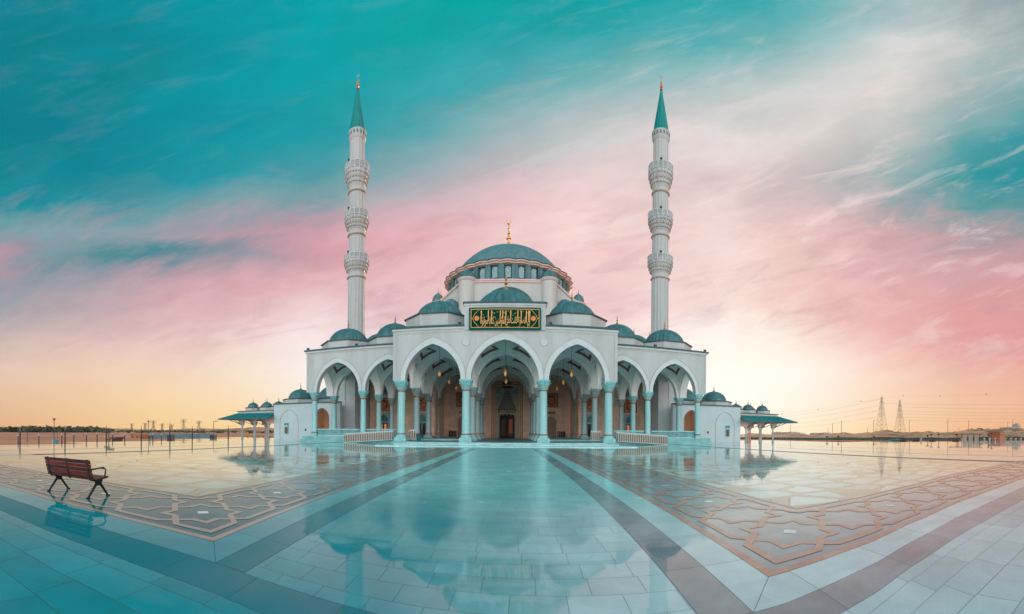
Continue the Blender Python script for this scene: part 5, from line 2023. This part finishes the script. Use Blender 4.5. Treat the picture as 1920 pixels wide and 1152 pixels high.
# ------------------------------------------------------------------ the bench on the forecourt
def bench(x, y, rz, label, z=0.0, group=None, category='bench'):
    t = thing('park_bench', label, category, (x, y, z), rz, group)
    WL[t.name] = (0, 0, 0)
    rnd = random.Random(int(x * 10) + 3)
    L = 0.80

    def slat(mb, p, q, th=0.03, mi=0, sag=0.0):
        # p,q : profile end points (y,z) of the slat's width
        dy, dz = q[0] - p[0], q[1] - p[1]
        ln = math.hypot(dy, dz)
        ny, nz = -dz / ln * th, dy / ln * th
        pr = [p, q, (q[0] + ny, q[1] + nz), (p[0] + ny, p[1] + nz)]
        mb.prism([(a, b) for a, b in pr], -L, L, axis='x', mi=mi)
    seat = MB()
    prof = [(-0.17, 0.400), (-0.085, 0.407), (0.0, 0.418), (0.085, 0.430), (0.17, 0.440), (0.255, 0.438)]
    for k in range(5):
        a, b = prof[k], prof[k + 1]
        slat(seat, (a[0], a[1]), (a[0] + 0.068, a[1] + (b[1] - a[1]) * 0.8), 0.03, mi=k % 2)
    seat.build('seat', ['redwood', 'redwood2'], t)
    back = MB()
    bp_ = [(-0.235, 0.43), (-0.262, 0.52), (-0.288, 0.61), (-0.312, 0.70), (-0.335, 0.79)]
    for k, a in enumerate(bp_):
        slat(back, a, (a[0] - 0.022, a[1] + 0.075), 0.03, mi=(1 if k in (1, 3) else 0))
    back.build('backrest', ['redwood', 'redwood2'], t)
    for sx in (-1, 1, 0):
        f = MB()
        xc = sx * 0.70
        w = 0.028 if sx else 0.02
        curve = [(-0.385, 0.865), (-0.355, 0.75), (-0.33, 0.64), (-0.305, 0.53), (-0.28, 0.44), (-0.235, 0.385), (-0.15, 0.372), (0.0, 0.385), (0.14, 0.405), (0.26, 0.412)]
        if sx == 0:
            curve = curve[:6]
        for (a, b), (c_, d) in zip(curve, curve[1:]):
            dy, dz = c_ - a, d - b
            ln = math.hypot(dy, dz)
            ny, nz = dz / ln * 0.034, -dy / ln * 0.034
            f.prism([(a, b), (a + ny * -1, b + nz * -1), (c_ - ny, d - nz), (c_, d)] if sx else [(a, b), (a - ny, b - nz), (c_ - ny, d - nz), (c_, d)], xc - w, xc + w, axis='x')
        f.build('side_frame' if sx else 'centre_strap', 'iron', t)
    for sx in (-1, 1):
        xc = sx * 0.70
        for sy in (-1, 1):
            l = MB()
            l.tube([(xc, sy * 0.03, 0.36), (xc, sy * 0.07, 0.30), (xc, sy * 0.19, 0.155), (xc, sy * 0.30, 0.025)], 0.036, 8, r2=0.024)
            l.lathe([(0.05, 0.0), (0.05, 0.014), (0.03, 0.03)], xc, sy * 0.315, 0, 10)
            l.build('leg', 'iron', t, True)
        hub = MB()
        hub.prism([(-0.10, 0.385), (-0.07, 0.30), (-0.03, 0.265), (0.03, 0.265), (0.07, 0.30), (0.12, 0.395)], xc - 0.03, xc + 0.03, axis='x')
        hub.build('leg_bracket', 'iron', t)
        ar = MB()
        ar.tube([(xc, 0.20, 0.415), (xc, 0.215, 0.50), (xc, 0.235, 0.56), (xc, 0.235, 0.62), (xc, 0.19, 0.645), (xc, 0.12, 0.645)], 0.018, 8)
        ao = ar.build('armrest', 'iron', t, True)
        ar = MB()
        ar.prism([(-0.315, 0.625), (0.17, 0.655), (0.17, 0.683), (-0.315, 0.655)], xc - 0.03, xc + 0.03, axis='x')
        ar.build('grip', 'redwood2', ao)
    return t


main_bench = bench(-8.05, 4.72, math.radians(14), 'dark red slatted bench with cast iron legs on the wet marble forecourt')

main_bench.scale = (1.06, 1.06, 1.04)

# ------------------------------------------------------------------ things beyond the forecourt
def Hpx(px):
    return 811 + 5 * math.sin((px - X0) / F)


def gp(px, r):
    a = (px - X0) / F
    return CX + r * math.sin(a), r * math.cos(a)


def zp(px, py, r):
    return CH + (Hpx(px) - py) * r / F


def post(name, label, cat, px, ytop, r, rad, zb=-1.0, group=None, head=None, m='post', tip=False):
    x, y = gp(px, r)
    zt = zp(px, ytop, r)
    t = thing(name, label, cat, (x, y, zb), group=group)
    b = MB()
    b.lathe([(rad, zb), (rad * 0.8, zt)], x, y, 0, 8)
    b.build('pole', m, t)
    if head == 'dish':
        b = MB()
        w = max(0.5, 4.0 * r / F)
        b.lathe([(0.1, zt - w * 0.5), (w * 0.45, zt - w * 0.12), (w * 0.75, zt), (w * 0.75, zt + 0.08), (0.05, zt + 0.1)], x, y, 0, 16)
        b.build('lamp_head', 'post', t, True)
    elif head == 'arm':
        b = MB()
        b.tube([(x, y, zt), (x + 0.9, y, zt + 0.15)], 0.08, 6)
        b.rbox((x + 1.1, y, zt + 0.13), (0.9, 0.35, 0.14))
        b.build('lamp_head', 'pale' if m == 'pale' else 'post', t)
    elif head == 'cap':
        b = MB()
        b.lathe([(rad * 1.5, zt), (rad * 1.6, zt + 0.1), (rad, zt + 0.16)], x, y, 0, 10)
        b.build('cap', 'trim', t)
    if tip:
        b = MB()
        b.lathe([(rad * 0.6, zt), (rad * 0.3, zt + 0.55)], x, y, 0, 6)
        b.build('tip', 'pale', t)
    return t


ORD = ['first', 'second', 'third', 'fourth', 'fifth', 'sixth', 'seventh', 'eighth', 'ninth', 'tenth', 'eleventh', 'twelfth', 'thirteenth', 'fourteenth']
for i_, (px, yt) in enumerate(((37.5, 808), (122, 806), (199.5, 805), (265, 805), (318.5, 798), (360.5, 805), (428, 803))):
    post('fence_post', '%s tall dark pale-tipped post from the far left, along the forecourt edge' % ORD[i_], 'post', px, yt, 48 + max(0, px - 30) * 0.055, 0.11, group='tall posts along the left edge', tip=True)
for i_, (px, yt) in enumerate(((34, 818), (73, 817), (116, 816), (138.5, 815.5), (162, 815), (182, 814.5), (211, 815), (234, 816), (281, 816), (286.5, 815.5), (303, 816))):
    post('short_post', '%s short grey capped post from the far left, beyond the forecourt edge' % ORD[i_], 'post', px, yt, 52 + px * 0.05, 0.09, group='short posts along the left edge', head='cap')
for px, yt, r, lb in ((101.5, 786, 75, 'tallest street lamp at far left, beyond the bench'), (108, 802, 120, 'small street lamp just right of the tallest left lamp'),
                      (157, 805, 150, 'small street lamp between two tall posts at left'), (278.5, 790, 95, 'tall street lamp in front of the blue hoarding'),
                      (51, 809, 80, 'low street lamp at the far left edge')):
    post('street_lamp', lb, 'street lamp', px, yt, r, 0.09, head='dish', group='street lamps left of the mosque')
post('lamp_pole', 'thin pole with black box at its foot near the left pavilion', 'pole', 400.5, 791, 110, 0.09, head='arm')
for px, r, nm in ((400, 88, 'black cabinet at the foot of the thin pole by the left pavilion'), (320.3, 80, 'black cabinet at the foot of the tall post right of the blue hoarding lamp')):
    x, y = gp(px, r)
    b = MB()
    b.box(x - 0.7, x + 0.7, y - 0.4, y + 0.4, -1, 0.55)
    b.box(x - 0.78, x + 0.78, y - 0.46, y + 0.46, 0.552, 0.64)
    b.box(x - 0.02, x + 0.02, y - 0.42, y - 0.402, -0.8, 0.5)
    o = b.build('control_cabinet', 'post')
    o['label'], o['category'] = nm, 'cabinet'
# camera mast
t = post('camera_mast', 'short mast carrying boxy loudspeakers left of the maroon kiosk', 'mast', 204, 808, 66, 0.09)
x, y = gp(204, 66)
for c_, sz in (((x + 0.4, y, zp(204, 807, 66)), (1.6, 0.4, 0.35)), ((x - 0.6, y, zp(204, 811, 66)), (1.1, 0.3, 0.25))):
    b = MB()
    b.rbox(c_, sz, 0.2)
    b.build('speaker_box', 'post', t)

KEEP = {}
for i_, (px, yt, r) in enumerate(((1482, 798, 230), (1552.5, 803, 260), (1560.6, 795, 220), (1577.7, 790, 210), (1626.6, 804, 300), (1637.7, 789, 210), (1705, 790, 215), (1777, 787.5, 200), (1798, 802, 280), (1816, 789, 200), (1889, 793, 230), (1899, 787, 200))):
    post('road_lamp', '%s tall thin pale road lamp right of the right pavilion, counting rightwards' % ORD[i_], 'street lamp', px, yt, r, 0.16, group='road lamps beyond the right edge', head='arm', m='pale')
for i_, (px, yt) in enumerate(((1550.5, 819), (1572, 818.5), (1638.5, 819), (1739, 817), (1746, 815), (1760, 814.5), (1793, 815), (1853, 815), (1859, 813))):
    post('garden_lamp', '%s short dark mushroom lamp beyond the right edge, counting rightwards' % ORD[i_], 'lamp', px, yt, 104, 0.08, group='garden lamps beyond the right edge', head='dish')
for i_, px in enumerate((1727, 1803.8, 1845.7, 1855.8, 1866, 1885, 1895, 1904.5, 1914)):
    post('bollard', '%s pale capped bollard beyond the right edge, counting rightwards' % ORD[i_], 'bollard', px, 823, 101, 0.24, group='pale bollards beyond the right edge', head='cap', m='house')


def pylon(px, ytop, ybot, r, label, wide=False):
    x, y = gp(px, r)
    zt, zb = zp(px, ytop, r), zp(px, ybot, r)
    h = zt - zb
    t = thing('electricity_pylon', label, 'pylon', (x, y, zb), group='electricity pylons on the horizon')
    b = MB()
    th = (0.125 if not wide else 0.16) * r / 300
    lev = [0, 0.14, 0.27, 0.38, 0.48, 0.57, 0.65, 0.73, 0.80, 0.88, 0.95]
    wb = h * (0.115 if not wide else 0.15)

    def W(f):
        return wb * (1 - f) ** 1.25 * (1 if f < 0.6 else 0.95) + h * 0.011
    cr = [[(x + sx * W(f), y + sy * W(f), zb + h * f) for sx, sy in ((-1, -1), (1, -1), (1, 1), (-1, 1))] for f in lev]
    for A_, B_ in zip(cr, cr[1:]):
        for k in range(4):
            b.tube([A_[k], B_[k]], th, 4)
            b.tube([A_[k], B_[(k + 1) % 4]], th * 0.4, 3)
            b.tube([A_[(k + 1) % 4], B_[k]], th * 0.4, 3)
            b.tube([B_[k], B_[(k + 1) % 4]], th * 0.4, 3)
    b.tube([(x, y, zb + h * 0.93), (x, y, zt)], th, 4)
    b.build('lattice_tower', 'pale', t)
    arms = (0.52, 0.67, 0.81) if not wide else (0.78, 0.9)
    for f in arms:
        a = MB()
        w = h * (0.10 if not wide else 0.30) * (1 if f != 0.67 else 1.1)
        for sx in (-1, 1):
            tip = (x + sx * w, y, zb + h * f + (h * 0.05 if wide else 0))
            a.tube([(x, y, zb + h * (f + 0.035)), tip], th * 0.8, 4)
            a.tube([(x, y, zb + h * f), tip], th * 0.8, 4)
            a.tube([tip, (tip[0], y, tip[2] - h * 0.03)], th * 0.9, 4)
        a.build('crossarm', 'pale', t)
    return x, y, zt, zb


pa = pylon(1653, 741, 817, 300, 'tallest lattice pylon right of the mosque')
pb_ = pylon(1687, 748, 816, 310, 'second lattice pylon, just right of the tallest one')
for px, yt, lb in ((344, 786, 'wide-armed pylon, second from right in the left group'), (373, 789, 'narrow pylon, rightmost of the left group'), (287.5, 788, 'tall pylon at the middle of the left group'),
                   (247, 794, 'faint pylon, leftmost of the left group'), (272, 793, 'faint pylon, second from left in the left group'), (304, 794, 'faint pylon between the tall and the wide-armed ones'),
                   (322, 796, 'faint small pylon just left of the wide-armed one')):
    pylon(px, yt, 815, 640, lb, wide=True)

# cables with marker balls
cb = thing('power_line', 'thin sagging power cables with round marker balls crossing right horizon', 'power line', (pa[0], pa[1], 0))
cab = MB()


def span(px0, y0, r0, px1, y1, r1, sag, rad=0.055):
    x0, yy0 = gp(px0, r0)
    x1, yy1 = gp(px1, r1)
    z0, z1 = zp(px0, y0, r0), zp(px1, y1, r1)
    pts = []
    for k in range(17):
        f = k / 16
        pts.append((x0 + (x1 - x0) * f, yy0 + (yy1 - yy0) * f, z0 + (z1 - z0) * f - sag * 4 * f * (1 - f)))
    cab.tube(pts, rad, 4)
    return pts


for y0, y1, sg in ((757, 758, 1.5), (763.5, 766, 1.5), (771, 772, 1.5), (776, 780, 1.2), (783, 785, 1.0), (788, 792, 1.0)):
    span(1655 if y0 < 760 else 1690, y0, 305, 1990, y1, 420, sg)
for y0, y1, sg in ((759, 788, 3.5), (769, 797, 3.0), (781, 804, 2.5), (748, 783, 3.0)):
    span(1653, y0, 300, 1440, y1, 520, sg)
cab.build('cables', 'pale', cb)
mbk = MB()
for px, py in ((1466, 777), (1533.6, 768), (1614, 753), (1693, 742.6), (1763, 742.8), (1849, 740)):
    x, y = gp(px, 330)
    mbk = MB()
    mbk.ball((x, y, zp(px, py, 330)), 0.42)
    mbk.build('marker_ball', 'post', cb, True)
gw = MB()
pts = [gp(px, 330) + (zp(px, py, 330),) for px, py in ((1400, 783), (1466, 777), (1533.6, 768), (1614, 753), (1693, 742.6), (1763, 742.8), (1849, 740), (1960, 732))]
gw.tube(pts, 0.03, 3)
gw.build('earth_wire', 'pale', cb)
cab = MB()
for y0 in (791, 796, 801):
    span(272, y0 + 3, 640, 344, y0, 640, 4, 0.07)
    span(344, y0, 640, 373, y0 + 1, 640, 2, 0.07)
    span(373, y0 + 1, 640, 520, y0 + 2, 500, 5, 0.07)
o = cab.build('power_line', 'pale')
o['label'], o['category'] = 'faint power cables strung between the pylons left of the mosque', 'power line'


def wall_seg(name, label, cat, m, px0, px1, r0, r1, z0, z1, th=0.3, n=8, postm=None):
    b = MB()
    t = thing(name, label, cat, gp(px0, r0) + (z0,))
    pp = []
    for k in range(n + 1):
        f = k / n
        x0, y0 = gp(px0, r0)
        x1, y1 = gp(px1, r1)
        pp.append((x0 + (x1 - x0) * f, y0 + (y1 - y0) * f))
    (x0, y0), (x1, y1) = pp[0], pp[-1]
    L = math.hypot(x1 - x0, y1 - y0)
    a = math.atan2(y1 - y0, x1 - x0)
    b.rbox(((x0 + x1) / 2, (y0 + y1) / 2, (z0 + z1) / 2), (L, th, z1 - z0), a)
    b.build('panel', m, t)
    for x, y in pp:
        b = MB()
        b.rbox((x, y, (z0 + z1) / 2 + 0.06), (0.3, th * 1.6, z1 - z0 + 0.12), a)
        b.build('post', postm or m, t)
    return t


wall_seg('hoarding', 'long blue-grey hoarding beyond the left edge', 'hoarding', 'blue', 270, 402, 128, 128, -1.1, 0.55, n=14)
wall_seg('garden_wall', 'low terracotta wall beyond the right edge, behind the pavilion', 'wall', 'clayw', 1386, 1752, 118, 112, -1.1, -0.30, n=16)
wall_seg('net_fence', 'long low green netted fence in front of the dunes', 'fence', 'netting', 1386, 1935, 190, 175, -1.1, -0.05, n=40, postm='post')
wall_seg('boundary_wall', 'low pale wall behind the columns of the left pavilion', 'wall', 'clayw', 455, 517, 110, 100, -1.1, 0.2, n=6)


def house(px, y0, y1, r, w, label, m='house', nwin=3):
    x, y = gp(px, r)
    zt, zb = zp(px, y0, r), zp(px, y1, r)
    t = thing('house', label, 'building', (x, y, zb), group='small far buildings beyond the forecourt')
    b = MB()
    b.box(x - w / 2, x + w / 2, y, y + w * 0.7, zb - 2, zt)
    b.box(x - w * 0.15, x + w * 0.3, y + 1, y + w * 0.5, zt, zt + (zt - zb) * 0.25)
    b.build('walls', m, t)
    b = MB()
    b.box(x - w / 2 - 0.2, x + w / 2 + 0.2, y - 0.2, y + w * 0.7, zt + 0.002, zt + 0.3)
    b.build('parapet', m, t)
    for k in range(nwin):
        b = MB()
        xx = x - w / 2 + w * (k + 0.5) / nwin
        b.box(xx - w * 0.06, xx + w * 0.06, y - 0.1, y - 0.003, zb + (zt - zb) * 0.35, zb + (zt - zb) * 0.75)
        b.build('window', 'glass', t)
    return t


house(1490, 811.5, 817, 470, 17, 'pale flat-roofed house on the dunes just right of the pavilion')
house(1503.5, 813.5, 817, 500, 12, 'lower pale house beside the flat-roofed one, right of the pavilion')
house(1462, 811.5, 817, 480, 12, 'pale house seen between the columns of the right pavilion')
house(1531, 813, 817, 520, 10, 'small sandy house on the dunes left of two road lamps')
house(1552, 812.5, 817, 520, 13, 'small sandy house behind the slim road lamps')
house(1911, 797, 808, 330, 7, 'small yellow tower house on the dune at far right')
house(1905, 803, 809, 320, 16, 'low pale building at the foot of the far right tower house')
house(253, 815.5, 824, 125, 5.0, 'low brown hut at the left end of the blue hoarding', 'clayw', 2)
house(404, 811, 817, 420, 14, 'grey far house just left of the left pavilion', 'blue', 3)
house(1880, 812, 821, 150, 6.5, 'orange hut with pale roof beyond the bollards', 'clayw', 2)

# kiosk with maroon awning
x, y = gp(215, 80)
t = thing('kiosk', 'low kiosk with maroon awning and green planting at left', 'kiosk', (x, y, -1))
b = MB()
b.box(x - 0.9, x + 1.1, y, y + 1.2, -1, -0.1)
b.build('counter', 'post', t)
b = MB()
b.prism([(x - 1.1, -0.12), (x + 1.4, -0.12), (x + 1.2, 0.22), (x - 0.7, 0.22)], y - 0.5, y + 1.6)
b.build('awning', 'redwood', t)
b = MB()
rnd = random.Random(8)
for k in range(60):
    c0 = (x - 1.2 + rnd.uniform(-0.9, 0.6), y - 0.6 + rnd.uniform(-0.3, 0.3), -0.9 + rnd.uniform(0, 0.75))
    v0 = [(c0[0] + rnd.uniform(-.2, .2), c0[1] + rnd.uniform(-.2, .2), c0[2] + rnd.uniform(-.15, .15)) for _ in range(3)]
    b.add(v0, [(0, 1, 2)])
b.build('planting', mat('bright_leaves', (0.08, 0.14, 0.03), 0.8, var=0.3), t)

# pergola
x, y = gp(1817, 106)
t = thing('pergola', 'timber pergola with three pale panels beyond the right edge', 'pergola', (x, y, -1))
az_ = -math.atan2(x - CX, y)
ca, sa = math.cos(az_), math.sin(az_)


def pr(u, d):
    return (x + u * ca - d * sa, y + u * sa + d * ca)


M['perg'] = mat('pergola_timber', (0.16, 0.05, 0.035), 0.6, var=0.2)
for u in (-3.0, -1.9, -0.3, 1.2, 2.8):
    for d in (0, 1.6):
        b = MB()
        b.rbox((*pr(u, d), 0.35), (0.16, 0.16, 2.7), az_)
        b.build('post', 'perg', t)
b = MB()
b.rbox((*pr(-0.9, 0), 1.72), (9.0, 0.14, 0.18), az_)
b.rbox((*pr(-0.9, 1.6), 1.72), (9.0, 0.14, 0.18), az_)
for k in range(18):
    b.rbox((*pr(-5.2 + k * 0.5, 0.8), 1.86), (0.08, 2.4, 0.12), az_)
b.build('beams', 'clayw', t)
for u in (-1.1, 0.45, 2.0):
    b = MB()
    b.rbox((*pr(u, 0.0), 0.35), (1.05, 0.06, 2.3), az_)
    b.build('panel', 'house', t)

for px, nm in ((1693, 'red bench beyond the right edge, left of the others and beside a teal car'), (1717, 'second red bench from the left beyond the right edge'), (1748, 'third red bench from the left beyond the right edge'), (1792, 'rightmost red bench, just left of the pergola')):
    x, y = gp(px, 99)
    bench(x, y, -math.atan2(x - CX, y) , nm, z=-0.62, group='red benches beyond the right edge')
# railing
x0, y0 = gp(1760, 108)
x1, y1 = gp(1786, 108)
b = MB()
for k in range(9):
    f = k / 8
    b.tube([(x0 + (x1 - x0) * f, y0 + (y1 - y0) * f, -1), (x0 + (x1 - x0) * f, y0 + (y1 - y0) * f, 0.1)], 0.05, 5)
for z in (0.1, -0.35):
    b.tube([(x0, y0, z), (x1, y1, z)], 0.05, 5)
o = b.build('railing', 'post')
o['label'], o['category'] = 'short dark railing between two red benches', 'railing'


def car(px, r, col, label, z=-1.0):
    x, y = gp(px, r)
    a = -math.atan2(x - CX, y)
    t = thing('parked_car', label, 'car', (x, y, z), a)
    WL[t.name] = (0, 0, 0)
    b = MB()
    b.prism([(-2.1, 0.3), (2.1, 0.3), (2.15, 0.7), (1.9, 0.85), (1.1, 0.92), (-1.7, 0.95), (-2.1, 0.8)], -0.85, 0.85)
    b.build('body', col, t)
    b = MB()
    b.prism([(-1.6, 0.95), (1.0, 0.92), (0.45, 1.38), (-0.2, 1.45), (-1.1, 1.4)], -0.72, 0.72)
    b.build('cabin', col, t)
    b = MB()
    b.prism([(-1.4, 0.98), (0.85, 0.96), (0.4, 1.33), (-0.2, 1.39), (-1.05, 1.34)], -0.74, -0.722)
    b.build('window', 'glass', t)
    for xx in (-1.3, 1.3):
        for yy in (-0.8, 0.66):
            b = MB()
            b.prism([(xx + 0.32 * math.cos(2 * PI * k / 14), 0.32 + 0.32 * math.sin(2 * PI * k / 14)) for k in range(14)], yy, yy + 0.16)
            b.build('wheel', 'black', t)


car(1681, 100, mat('teal_car_paint', (0.03, 0.28, 0.33), 0.25), 'teal car mostly hidden behind the right edge of the forecourt', -1.0)
for px, nm in ((101, 'small blue-green utility box left of the tallest left lamp foot'), (106.5, 'small pale utility box right of the tallest left lamp foot')):
    x, y = gp(px, 62)
    b = MB()
    b.box(x - 0.2, x + 0.2, y - 0.2, y + 0.2, -1, 0.02)
    b.box(x - 0.24, x + 0.24, y - 0.24, y + 0.24, 0.022, 0.08)
    o = b.build('utility_box', 'tealcap' if px < 103 else 'greycap')
    o['label'], o['category'] = nm, 'utility box'

# ------------------------------------------------------------------ sunset haze over the plain
hz = MB()
hz.box(-1500, 1500, -900, 1500, -3.0, 82)
hm = bpy.data.materials.new('haze')
hm.use_nodes = True
hm.node_tree.nodes.clear()
pvn = hm.node_tree.nodes.new('ShaderNodeVolumePrincipled')
pvn.inputs['Density'].default_value = 0.00006
pvn.inputs['Color'].default_value = (1.0, 0.90, 0.80, 1)
pvn.inputs['Anisotropy'].default_value = 0.3
ho = hm.node_tree.nodes.new('ShaderNodeOutputMaterial')
hm.node_tree.links.new(pvn.outputs[0], ho.inputs['Volume'])
hz.build('haze', hm, kind='stuff')
